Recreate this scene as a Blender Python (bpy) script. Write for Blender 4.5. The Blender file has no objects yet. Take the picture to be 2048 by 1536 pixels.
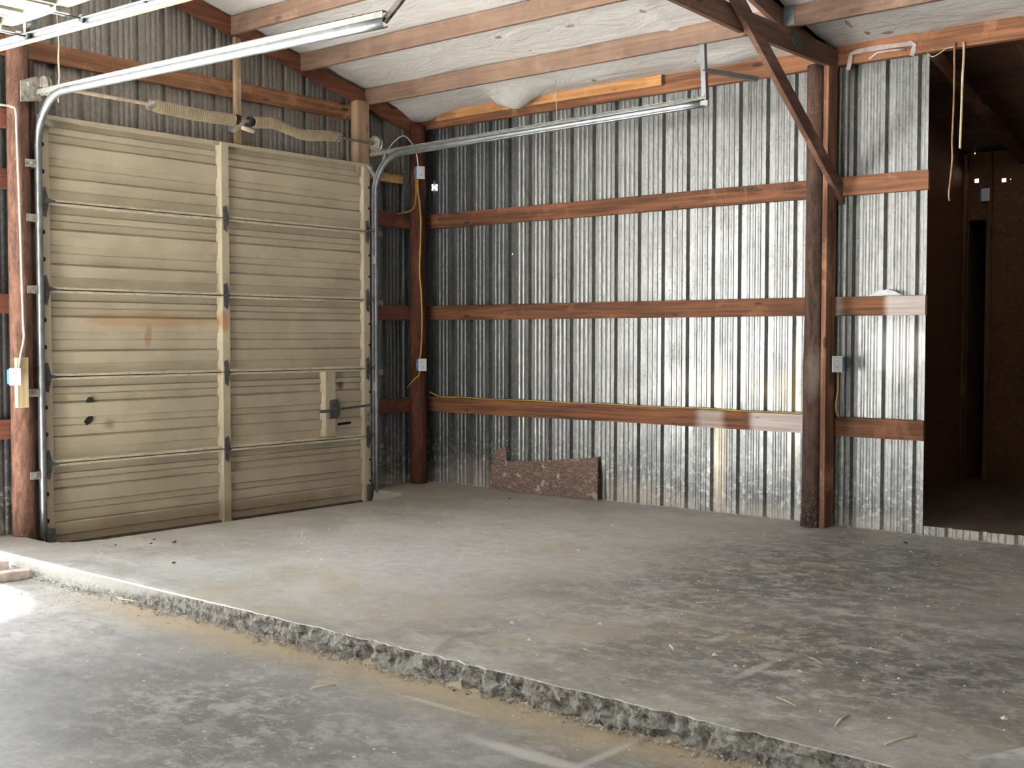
import bpy, bmesh, math, random
from mathutils import Vector, Matrix, noise
random.seed(7)
S = bpy.context.scene
COL = S.collection

# ------------------------------------------------------------------ camera
cd = bpy.data.cameras.new('camera'); cam = bpy.data.objects.new('camera', cd); COL.objects.link(cam)
YAW, PITCH, ROLL, FPX = 0.8734, -0.0401, 0.0009, 2351.68
d_ = Vector((math.sin(YAW)*math.cos(PITCH), math.cos(YAW)*math.cos(PITCH), math.sin(PITCH)))
r_ = Vector((math.cos(YAW), -math.sin(YAW), 0)); u_ = r_.cross(d_)
r2 = math.cos(ROLL)*r_ + math.sin(ROLL)*u_; u2 = -math.sin(ROLL)*r_ + math.cos(ROLL)*u_
M = Matrix((( r2.x, u2.x, -d_.x, -7.25504), (r2.y, u2.y, -d_.y, -7.74783), (r2.z, u2.z, -d_.z, 1.37871), (0, 0, 0, 1)))
cam.matrix_world = M
cd.sensor_fit = 'HORIZONTAL'; cd.sensor_width = 36; cd.lens = 36*FPX/2048; cd.clip_start = .05; cd.clip_end = 500
S.camera = cam

# ------------------------------------------------------------------ world, daylight, exposure
S.view_settings.view_transform = 'Standard'; S.view_settings.look = 'None'
S.view_settings.gamma = 1; S.view_settings.use_curve_mapping = False
S.view_settings.exposure = 0.50
W = bpy.data.worlds.new('overcast_sky'); S.world = W; W.use_nodes = True
nt = W.node_tree; nt.nodes.clear()
wo = nt.nodes.new('ShaderNodeOutputWorld'); wb = nt.nodes.new('ShaderNodeBackground')
tc = nt.nodes.new('ShaderNodeTexCoord'); sp = nt.nodes.new('ShaderNodeSeparateXYZ'); cr = nt.nodes.new('ShaderNodeValToRGB')
nt.links.new(tc.outputs['Generated'], sp.inputs[0]); nt.links.new(sp.outputs['Z'], cr.inputs[0])
cr.color_ramp.elements[0].position = 0.0; cr.color_ramp.elements[0].color = (.97, .985, 1.0, 1)
cr.color_ramp.elements[1].position = 0.7; cr.color_ramp.elements[1].color = (.80, .88, 1.0, 1)
nt.links.new(cr.outputs[0], wb.inputs[0]); wb.inputs[1].default_value = 7.0
nt.links.new(wb.outputs[0], wo.inputs[0])

sun = bpy.data.lights.new('hazy_sun', 'SUN'); sun.energy = 165.0; sun.angle = math.radians(15); sun.color = (1.0, .985, .955)
so = bpy.data.objects.new('hazy_sun', sun); COL.objects.link(so)
so.rotation_euler = Vector((-.15, -.43, -.88)).to_track_quat('-Z', 'Y').to_euler()

def portal(name, loc, rot, sx, sy):
    l = bpy.data.lights.new(name, 'AREA'); l.shape = 'RECTANGLE'; l.size = sx; l.size_y = sy
    l.cycles.is_portal = True
    o = bpy.data.objects.new(name, l); COL.objects.link(o); o.location = loc; o.rotation_euler = rot
# the open neighbouring door in the back wall, an unseen bay added for side light
D2L, D2R, D2T = -6.85, -3.78, 2.95
BAY0, BAY1, BAYT = -5.4, -3.2, 2.4
LX = -11.35; BY = -14.0
portal('door_daylight', ((D2L+D2R)/2, .2, D2T/2-.1), (math.radians(-90), 0, 0), D2R-D2L, D2T+.1)
portal('fill_bay_daylight', (LX-.05, (BAY0+BAY1)/2, BAYT/2-.1), (0, math.radians(-90), 0), BAYT+.1, BAY1-BAY0)

# ------------------------------------------------------------------ material helpers
class NT:
    def __init__(s, name):
        s.m = bpy.data.materials.new(name); s.m.use_nodes = True; s.t = s.m.node_tree
        s.b = s.t.nodes['Principled BSDF']
        s.geo = s.n('ShaderNodeNewGeometry'); s.tc = s.n('ShaderNodeTexCoord'); s.oi = s.n('ShaderNodeObjectInfo')
        s.P = s.geo.outputs['Position']; s.O = s.tc.outputs['Object']
    def n(s, t, **k):
        q = s.t.nodes.new(t)
        for a, v in k.items(): setattr(q, a, v)
        return q
    def l(s, a, b):
        if isinstance(a, (int, float)): b.default_value = a
        elif isinstance(a, tuple): b.default_value = a if len(a) != 3 or len(b.default_value) == 3 else a+(1,)
        else: s.t.links.new(a, b)
    def scale(s, v, sc, off=(0, 0, 0)):
        q = s.n('ShaderNodeMapping'); s.l(v, q.inputs[0]); q.inputs['Scale'].default_value = sc; q.inputs['Location'].default_value = off
        return q.outputs[0]
    def noise(s, v, sc=1, det=4, rough=.55, dist=0, rand=False):
        q = s.n('ShaderNodeTexNoise', noise_dimensions='4D' if rand else '3D'); s.l(v, q.inputs['Vector'])
        q.inputs['Scale'].default_value = sc; q.inputs['Detail'].default_value = det; q.inputs['Roughness'].default_value = rough
        q.inputs['Distortion'].default_value = dist
        if rand:
            k = s.math('MULTIPLY', s.oi.outputs['Random'], 37.0); s.l(k, q.inputs['W'])
        return q.outputs['Fac']
    def vor(s, v, sc=1, feat='F1'):
        q = s.n('ShaderNodeTexVoronoi', feature=feat); s.l(v, q.inputs['Vector']); q.inputs['Scale'].default_value = sc
        return q.outputs['Distance']
    def ramp(s, f, a, b, ca=0.0, cb=1.0):
        q = s.n('ShaderNodeMapRange', interpolation_type='SMOOTHSTEP'); s.l(f, q.inputs[0])
        q.inputs[1].default_value = a; q.inputs[2].default_value = b; q.inputs[3].default_value = ca; q.inputs[4].default_value = cb
        return q.outputs[0]
    def math(s, op, a, b=0.0, c=None):
        q = s.n('ShaderNodeMath', operation=op); s.l(a, q.inputs[0]); s.l(b, q.inputs[1])
        if c is not None: s.l(c, q.inputs[2])
        return q.outputs[0]
    def mix(s, f, a, b, mode='MIX'):
        q = s.n('ShaderNodeMix', data_type='RGBA', blend_type=mode); s.l(f, q.inputs[0]); s.l(a, q.inputs[6]); s.l(b, q.inputs[7])
        return q.outputs[2]
    def sep(s, v):
        q = s.n('ShaderNodeSeparateXYZ'); s.l(v, q.inputs[0]); return q.outputs
    def blob(s, c, rx, ry, rz, soft=.5, wob=0.0, wsc=6):
        """1 inside an ellipsoid about world point c, 0 outside"""
        v = s.P
        q = s.n('ShaderNodeVectorMath', operation='SUBTRACT'); s.l(v, q.inputs[0]); q.inputs[1].default_value = c
        r = s.n('ShaderNodeVectorMath', operation='DIVIDE'); s.l(q.outputs[0], r.inputs[0]); r.inputs[1].default_value = (rx, ry, rz)
        ln = s.n('ShaderNodeVectorMath', operation='LENGTH'); s.l(r.outputs[0], ln.inputs[0])
        L = ln.outputs['Value']
        if wob: L = s.math('ADD', L, s.math('MULTIPLY', s.math('SUBTRACT', s.noise(s.P, wsc), .5), wob))
        return s.ramp(L, 1-soft, 1+soft*.4, 1, 0)
    def bump(s, h, st=.3, dist=.01, prev=None):
        q = s.n('ShaderNodeBump'); s.l(h, q.inputs['Height']); s.l(st, q.inputs['Strength']); q.inputs['Distance'].default_value = dist
        if prev is not None: s.l(prev, q.inputs['Normal'])
        return q.outputs[0]
    def out(s, col, rough=.7, metal=0.0, nrm=None, spec=.5):
        s.l(col, s.b.inputs['Base Color']); s.l(rough, s.b.inputs['Roughness']); s.l(metal, s.b.inputs['Metallic'])
        s.b.inputs['Specular IOR Level'].default_value = spec
        if nrm is not None: s.l(nrm, s.b.inputs['Normal'])
        return s.m

def plain(name, col, rough=.6, metal=0.0, var=.12, sc=12):
    t = NT(name); n = t.noise(t.O, sc, 4, rand=True)
    dk = tuple(c*(1-var*2) for c in col); lt = tuple(min(1, c*(1+var)) for c in col)
    return t.out(t.mix(t.ramp(n, .3, .7), dk, lt), rough, metal, t.bump(n, .15, .003))

def wood(name, dark, light, axis, knots=True, dust=0.0, dustcol=(.45, .38, .31), rough=.75):
    t = NT(name)
    sc = {'x': (1.6, 40, 40), 'y': (40, 1.6, 40), 'z': (40, 40, 1.6)}[axis]
    g = t.noise(t.scale(t.O, sc), 1, 5, .6, .4, True)
    sc2 = {'x': (.7, 9, 9), 'y': (9, .7, 9), 'z': (9, 9, .7)}[axis]
    g2 = t.noise(t.scale(t.O, sc2), 1, 3, .5, .8, True)
    c = t.mix(t.ramp(g, .32, .68), dark, light)
    c = t.mix(t.ramp(g2, .45, .7, 0, .7), c, tuple(x*.5 for x in dark))
    g3 = t.noise(t.O, 3.2, 5, .65, .7, True)
    c = t.mix(t.ramp(g3, .52, .68, 0, .55), c, tuple(min(1, x*1.55+.02) for x in light))
    c = t.mix(t.math('MULTIPLY', t.oi.outputs['Random'], .3), c, dark)
    if knots:
        ks = {'x': (2.1, 7, 7), 'y': (7, 2.1, 7), 'z': (7, 7, 2.1)}[axis]
        v = t.vor(t.scale(t.O, ks, (.3, .7, .2)), 1)
        c = t.mix(t.ramp(v, .07, .13, .85, 0), c, tuple(x*.25 for x in dark))
    if dust:
        n = t.noise(t.O, 5, 5, .65, 0, True)
        c = t.mix(t.ramp(n, .35, .75, dust*.4, dust), c, dustcol)
    return t.out(c, rough, 0, t.bump(g, .35, .004), .3)

RED_D, RED_L = (.062, .024, .012), (.20, .080, .034)
M_girt_y = wood('rust_red_treated_timber_y', RED_D, RED_L, 'y')
M_girt_x = wood('rust_red_treated_timber_x', (.07, .022, .015), (.22, .072, .042), 'x', True, .25, (.25, .13, .09))
M_gable = wood('orange_brown_timber_x', (.13, .055, .025), (.27, .13, .062), 'x')
M_rafter = wood('dark_red_rafter_x', (.10, .035, .018), (.21, .075, .04), 'x')
M_purlin = wood('dusty_brown_purlin_y', (.105, .055, .036), (.24, .14, .095), 'y', True, .5, (.28, .20, .15))
M_beam = wood('orange_beam_y', (.13, .052, .026), (.31, .14, .07), 'y')
M_plank = wood('pale_orange_plank_y', (.34, .15, .055), (.62, .33, .14), 'y')
M_truss = wood('brown_truss_timber_x', (.085, .045, .03), (.185, .10, .068), 'x')
M_brace = wood('brown_brace_timber', (.10, .05, .034), (.20, .11, .074), 'x')
M_studz = wood('red_brown_stud_z', (.11, .048, .028), (.29, .14, .08), 'z')
M_jamb = wood('tan_jamb_z', (.26, .15, .08), (.46, .31, .18), 'z', True, .3)
M_pale = wood('pale_yellow_wood_z', (.42, .32, .19), (.60, .48, .30), 'z', False)
M_palex = wood('pale_yellow_wood_x', (.30, .18, .07), (.50, .32, .14), 'x')
M_annex = wood('annex_stud_z', (.09, .042, .02), (.17, .085, .04), 'z')
M_annexr = wood('annex_rafter_x', (.10, .045, .02), (.20, .10, .05), 'x')

def white_end(base, name, c, r):
    t = NT(name)
    g = t.noise(t.scale(t.O, (40, 1.6, 40)), 1, 5, .6, .4, True)
    col = t.mix(t.ramp(g, .32, .68), RED_D, (.22, .088, .038))
    m = t.blob(c, *r, soft=.12, wob=.12)
    m = t.math('MAXIMUM', m, t.math('MULTIPLY', t.blob((c[0], c[1]+.80, c[2]), r[0], .14, r[2], soft=.5, wob=.5, wsc=9), .55))
    col = t.mix(t.math('MULTIPLY', m, .93), col, t.mix(t.ramp(g, .3, .7), (.50, .40, .36), (.76, .68, .64)))
    v = t.vor(t.scale(t.O, (7, 2.1, 7), (.3, .7, .2)), 1)
    col = t.mix(t.ramp(v, .06, .11, .85, 0), col, (.03, .012, .01))
    return t.out(col, .75, 0, t.bump(g, .35, .004), .3)
M_girt_w1 = white_end(None, 'girt_with_whitewashed_end_low', (.81, -3.82, .74), (.3, .46, .4))
M_girt_w2 = white_end(None, 'girt_with_whitewashed_end_right', (.81, -4.78, 1.6), (.3, .36, .4))

def bark(name, base, hi, crust=True, speck=(.45, .36, .30)):
    t = NT(name)
    n = t.noise(t.scale(t.O, (26, 26, 7)), 1, 7, .75, .5, True)
    n2 = t.noise(t.O, 26, 5, .7, 0, True)
    c = t.mix(t.ramp(n, .35, .7), base, hi)
    c = t.mix(t.ramp(n2, .62, .74, 0, .6), c, speck)
    if crust:
        z = t.sep(t.P)[2]
        lo = t.ramp(z, .05, .5, 1, 0)
        c = t.mix(t.math('MULTIPLY', lo, t.ramp(t.noise(t.P, 34, 5, .8), .47, .56)), c, (.025, .018, .015))
        c = t.mix(t.math('MULTIPLY', lo, t.ramp(t.noise(t.P, 48, 4, .8), .60, .66)), c, (.5, .46, .42))
        c = t.mix(t.math('MULTIPLY', t.blob((.64, -3.99, 1.12), .10, .08, .20, .9, .9, 22), .45), c, (.30, .26, .22))
    return t.out(c, .9, 0, t.bump(n, .9, .012, t.bump(n2, .5, .006)), .2)
M_pole = bark('dark_weathered_pole', (.038, .023, .018), (.115, .068, .050))
M_pole_c = bark('dark_red_pole', (.045, .017, .012), (.125, .043, .028), False, (.17, .06, .04))
M_pole_l = bark('brown_pole_with_paint', (.07, .036, .026), (.19, .10, .07), False, (.42, .34, .29))

def galv(name, lo, hi, rough, metal, specks=.6, stains=True, frost=.3):
    t = NT(name)
    sp_ = t.vor(t.scale(t.P, (46, 46, 26)), 1)
    n = t.noise(t.P, 3.0, 5, .6); n2 = t.noise(t.scale(t.P, (26, 26, 8)), 1, 6, .72)
    c = t.mix(t.ramp(n2, .2, .8), lo, hi)
    c = t.mix(t.ramp(sp_, .1, .8, 0, .06), c, (.9, .9, .92))
    r = t.math('ADD', t.ramp(n, .3, .7, rough-.05, rough+.09), t.math('MULTIPLY', t.math('SUBTRACT', n2, .5), .06))
    if specks:
        s1 = t.vor(t.scale(t.P, (17, 21, 34)), 1)
        reg = t.ramp(t.noise(t.P, 4.0, 4, .7), .48, .58)
        s2 = t.ramp(t.noise(t.scale(t.P, (34, 40, 70)), 1, 5, .8, .4), .60, .66)
        dk = t.math('MULTIPLY', t.math('MAXIMUM', t.ramp(s1, .13, .21, 1, 0), s2), t.math('MULTIPLY', reg, specks))
        c = t.mix(dk, c, (.045, .042, .036))
    if stains:
        z = t.sep(t.P)[2]
        lowz = t.ramp(z, .02, .75, 1, 0)
        w = t.math('MULTIPLY', lowz, t.ramp(t.noise(t.P, 22, 5, .75), .50, .64, 0, .8))
        c = t.mix(w, c, (.66, .64, .58))
        c = t.mix(t.math('MULTIPLY', t.ramp(z, .0, .16, .75, 0), t.ramp(n, .2, .6)), c, (.52, .49, .43))
        for cc, rr, kol, a in [((.85, -3.08, .45), (.3, .07, .75), (.62, .52, .36), .75), ((.85, -3.55, .98), (.3, .22, .14), (.62, .50, .32), .6),
                            ((.85, -2.95, 1.0), (.3, .35, .12), (.60, .50, .36), .35), ((.85, -3.70, .9), (.3, .05, .5), (.80, .70, .48), .7),
                            ((.85, -.45, .08), (.3, .5, .2), (.50, .45, .42), .9), ((.85, -4.5, 1.3), (.3, .22, .2), (.80, .78, .76), .75),
                            ((.85, -2.2, .06), (.3, .5, .14), (.50, .43, .34), .7)]:
            c = t.mix(t.math('MULTIPLY', t.blob(cc, *rr, soft=.7, wob=.8, wsc=9), a*.62), c, kol)
        r = t.math('ADD', r, t.math('MULTIPLY', lowz, .10))
    return t.out(c, r, metal, t.bump(n2, .05, .002, t.bump(n, .2, .02)), .5)
M_galv = galv('bright_galvanized_sheet', (.138, .142, .142), (.255, .26, .256), .385, .88)
M_galv_old = galv('dull_galvanized_sheet', (.088, .093, .096), (.145, .152, .155), .42, .8, .25)
M_galv_a = galv('blue_grey_galvanized_sheet', (.11, .118, .124), (.19, .20, .208), .44, .75, .15)  # even blue-grey tone, darker than the bright sheets
M_galv_g = galv('dusty_gable_sheet', (.155, .14, .12), (.225, .205, .18), .6, .35, .5, False)
M_steel = plain('galvanized_track_steel', (.25, .265, .275), .44, .80, .12)
M_steelw = plain('dusty_white_track_steel', (.28, .272, .25), .5, .35, .15, 20)
M_dsteel = plain('dark_grey_hinge_steel', (.11, .112, .115), .5, .5, .2, 30)
M_dark = plain('black_hole', (.012, .011, .01), .9, 0, .1)
M_bracket = plain('dusty_bracket_steel', (.36, .34, .30), .5, .5, .25, 30)
M_white = plain('white_plastic_cover', (.62, .62, .61), .4, 0, .03)
M_blue = plain('blue_plastic_box', (.02, .16, .42), .4, 0, .1)
M_lblue = plain('pale_blue_sticker', (.45, .70, .88), .5, 0, .1)
M_cabw = plain('white_cable_sheath', (.78, .74, .68), .5, 0, .06)
M_caby = plain('yellow_cable_sheath', (.36, .235, .045), .5, 0, .1)
M_spring = plain('dusty_tan_spring', (.30, .235, .155), .9, 0, .10, 9)
M_cream = plain('cream_door_panel', (.21, .20, .15), .55, 0, .08)
M_rope = plain('cream_rope', (.72, .60, .42), .8, 0, .1)
M_ropeb = plain('brown_rope', (.30, .17, .11), .8, 0, .2)
M_plasticf = plain('translucent_tape', (.60, .50, .46), .3, 0, .2)
M_brick = plain('pale_pink_brick', (.55, .46, .40), .85, 0, .15, 18)
M_leaf = plain('dark_dry_leaf', (.04, .032, .025), .8, 0, .2)
M_red = plain('red_scrap', (.25, .03, .02), .6, 0, .1)
M_straw = plain('pale_straw', (.66, .58, .42), .8, 0, .15)
M_chip = plain('white_chip', (.72, .69, .62), .8, 0, .15)
M_foam = plain('yellow_foam_crumb', (.70, .60, .30), .9, 0, .15)

# overhead door skin: beige paint, rust stains with shapes of their own
t = NT('beige_painted_door'); n = t.noise(t.P, 2.2, 5, .6); n2 = t.noise(t.scale(t.P, (2, 8, 26)), 1, 5, .6)
c = t.mix(t.ramp(n, .3, .7), (.40, .345, .255), (.505, .445, .335))
c = t.mix(t.ramp(n2, .55, .8, 0, .4), c, (.27, .225, .16))
c = t.mix(t.math('MULTIPLY', t.blob((-2.2, .05, 1.50), .62, .5, .055, .35, .5, 4), .5), c, (.42, .24, .10))
c = t.mix(t.math('MULTIPLY', t.blob((-2.22, .05, 1.38), .035, .5, .09, .5, .4, 12), .6), c, (.34, .18, .09))
c = t.mix(t.math('MULTIPLY', t.blob((-2.55, .05, .74), .06, .5, .05, .9, .8, 20), .55), c, (.09, .07, .05))
c = t.mix(t.math('MULTIPLY', t.blob((-.30, .05, .95), .04, .5, .04, .7, .5, 20), .8), c, (.10, .06, .035))
c = t.mix(t.math('MULTIPLY', t.blob((-1.56, .0, 1.5), .05, .3, .10, .5, .6, 12), .7), c, (.36, .17, .06))
c = t.mix(t.math('MULTIPLY', t.blob((-1.7, .05, -.05), 1.8, .5, .14, .6, .8, 5), .5), c, (.20, .125, .075))
M_door = t.out(c, .62, .0, t.bump(n2, .12, .004), .35)
t = NT('peeling_beige_rail'); n = t.noise(t.scale(t.P, (14, 30, 60)), 1, 5, .7)
c = t.mix(t.ramp(n, .30, .55), (.42, .365, .265), (.66, .60, .47)); c = t.mix(t.ramp(n, .62, .70, 0, .8), c, (.32, .22, .12))
M_rail = t.out(c, .7, 0, t.bump(n, .9, .012), .3)

# concrete
def concrete(name, lower):
    t = NT(name)
    big = t.noise(t.P, .55, 5, .6); mid = t.noise(t.scale(t.P, (2.0, 1.5, 2)), 1, 8, .72, .2)
    fine = t.noise(t.scale(t.P, (12, 8, 9)), 1, 8, .78, .25); vfine = t.noise(t.P, 90, 4, .7)
    c = t.mix(t.ramp(mid, .35, .68), (.33, .32, .295), (.62, .61, .58))
    c = t.mix(t.ramp(fine, .34, .66, .5, 0), c, (.15, .145, .135))
    c = t.mix(t.ramp(fine, .56, .70, 0, .35), c, (.56, .54, .50))
    # worn dark patch, flaking
    dm = t.math('MAXIMUM', t.blob((-.9, -4.7, 0), 2.0, 1.3, 1, .8, 1.2, 2.5), t.blob((-2.5, -5.6, 0), 1.1, 1.3, 1, .8, 1.2, 2.5)) if not lower else \
         t.math('MAXIMUM', t.blob((-4.6, -3.9, 0), .75, 1.3, 1, .9, 1.2, 2.5), t.blob((-4.0, -6.2, 0), .5, 1.5, 1, .9, 1.2, 2.5))
    fl = t.noise(t.scale(t.P, (8.5, 6.0, 8)), 1, 9, .80, .25)
    fl2 = t.noise(t.scale(t.P, (20, 13, 20)), 1, 6, .78, .2)
    c = t.mix(t.math('MULTIPLY', dm, t.ramp(fl, .41, .54, .05, .92)), c, (.075, .072, .068))
    c = t.mix(t.math('MULTIPLY', t.ramp(fl2, .555, .61), .5), c, (.58, .565, .53))
    c = t.mix(t.math('MULTIPLY', t.ramp(fl2, .44, .36), .5), c, (.13, .125, .115))
    if not lower:
        lit_mid = t.blob((-1.6, -2.6, 0), 2.3, 1.35, 1, .9, .7, 1.5)  # light from the neighbouring door painted into the mid slab as paler dust
        c = t.mix(t.math('MULTIPLY', lit_mid, t.ramp(fine, .3, .65, .95, .40)), c, (.80, .80, .79))
    else:
        ld = t.ramp(t.noise(t.P, .8, 4, .6), .35, .6, .25, .6)
        c = t.mix(t.math('MULTIPLY', ld, t.ramp(t.sep(t.P)[1], -1.6, -3.2)), c, (.17, .175, .18))
    # brown sand
    sand = (.42, .325, .20)
    if lower:
        sm = t.ramp(t.math('ADD', t.sep(t.P)[0], t.math('MULTIPLY', t.math('SUBTRACT', mid, .5), .7)), -4.02, -3.66)
        yb = t.ramp(t.sep(t.P)[1], -2.2, -1.2, 1, .15)
        c = t.mix(t.math('MULTIPLY', t.math('MULTIPLY', sm, yb), t.ramp(fine, .3, .6, .4, .85)), c, sand)
    else:
        sm = t.ramp(t.noise(t.P, .9, 6, .7, .6), .50, .72)
        c = t.mix(t.math('MULTIPLY', sm, .6), c, (.44, .36, .24))
        e = t.ramp(t.sep(t.P)[1], -1.6, -.2)       # trodden dirt by the door
        c = t.mix(t.math('MULTIPLY', e, t.ramp(fine, .3, .7, .25, .65)), c, (.25, .22, .165))
    ws = t.vor(t.scale(t.P, (9, 9, 9)), 1); wsn = t.noise(t.P, 3, 3)
    c = t.mix(t.math('MULTIPLY', t.ramp(ws, .05, .09, 1, 0), t.ramp(wsn, .5, .56)), c, (.66, .64, .58))
    # drips of white paint
    for cc, rr, a in ([((-2.55, -5.05, 0), (.09, .035, .5), .5), ((-2.9, -5.42, 0), (.2, .03, .5), .5), ((-2.2, -4.6, 0), (.03, .30, .5), .35), ((-1.5, -3.5, 0), (.03, .22, .5), .4), ((-1.15, -3.6, 0), (.28, .025, .5), .4)]
                      if not lower else [((-4.05, -5.15, 0), (.05, .32, .5), .7), ((-3.9, -5.35, 0), (.25, .025, .5), .5), ((-3.85, -4.5, 0), (.02, .25, .5), .4)]):
        c = t.mix(t.math('MULTIPLY', t.blob(cc, *rr, soft=.6, wob=.8, wsc=9), a), c, (.62, .61, .58))
    r = t.ramp(fine, .3, .7, .42 if lower else .34, .66 if lower else .58)
    return t.out(c, r, 0, t.bump(fl, .32, .010, t.bump(vfine, .18, .002)), .5)
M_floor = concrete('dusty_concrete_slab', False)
M_floorl = concrete('lower_concrete', True)
t = NT('broken_concrete_edge'); n = t.noise(t.P, 28, 6, .75, .5); n2 = t.noise(t.P, 7, 4, .6)
c = t.mix(t.ramp(n, .38, .62), (.10, .09, .075), (.34, .325, .29)); c = t.mix(t.ramp(n2, .5, .65, 0, .6), c, (.36, .345, .31))
cl = t.ramp(t.math('ADD', t.sep(t.P)[1], t.math('MULTIPLY', t.sep(t.P)[2], 9)), -2.7, -2.2)
c = t.mix(t.math('MULTIPLY', cl, .85), c, (.33, .315, .285))
M_edge = t.out(c, .9, 0, t.bump(n, t.math('SUBTRACT', 1.0, t.math('MULTIPLY', cl, .85)), .015), .2)
t = NT('sandy_crumbs'); n = t.noise(t.P, 40, 4, .7)
M_crumb = t.out(t.mix(t.ramp(n, .4, .6), (.30, .23, .15), (.60, .50, .36)), .9)
t = NT('gravel_yard'); n = t.noise(t.P, 6, 6, .7)
M_yard = t.out(t.mix(t.ramp(n, .35, .65), (.54, .53, .50), (.70, .69, .66)), .9)

TEARS = [(.679, -4.471, .030, .045), (.618, -4.353, .035, .018), (-.304, -1.79, .02, .035), (-.25, -2.434, .02, .045), (.551, -2.073, .03, .022), (-.252, -3.075, .035, .025), (.44, -4.297, .05, .015)]
# insulation facing
t = NT('white_vinyl_insulation'); n = t.noise(t.P, 1.6, 6, .65, .8); w = t.noise(t.scale(t.P, (5, 1.6, 5)), 1, 6, .6, 1.6)
c = t.mix(t.ramp(n, .3, .72), (.83, .80, .765), (.93, .915, .89))
c = t.mix(t.ramp(w, .56, .74, 0, .35), c, (.50, .42, .32))
c = t.mix(t.ramp(t.vor(t.scale(t.P, (5, 2.6, 5)), 1), .035, .06, .8, 0), c, (.17, .13, .10))
for (a_, b_, rx_, ry_) in TEARS: c = t.mix(t.math('MULTIPLY', t.blob((a_, b_, 3.42+.235*(.81-a_)), rx_, ry_, .3, .25, 1.6, 26), .85), c, (.16, .10, .07))
M_ins = t.out(c, .5, 0, t.bump(w, .9, .025), .4)

# oriented strand board
def osb(name, dk, md, lt):
    t = NT(name)
    a = t.noise(t.scale(t.P, (22, 22, 60)), 1, 4, .7, 1.5); b = t.noise(t.P, 9, 4, .6)
    c = t.mix(t.ramp(a, .38, .62), dk, md); c = t.mix(t.ramp(a, .60, .68, 0, .8), c, lt)
    c = t.mix(t.ramp(b, .6, .66, 0, .5), c, lt)
    return t.out(c, .8, 0, t.bump(a, .5, .004), .3)
M_osb = osb('weathered_strand_board', (.10, .065, .05), (.21, .145, .115), (.50, .47, .43))
M_osb2 = osb('orange_strand_board', (.085, .038, .016), (.15, .072, .03), (.19, .10, .045))

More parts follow.
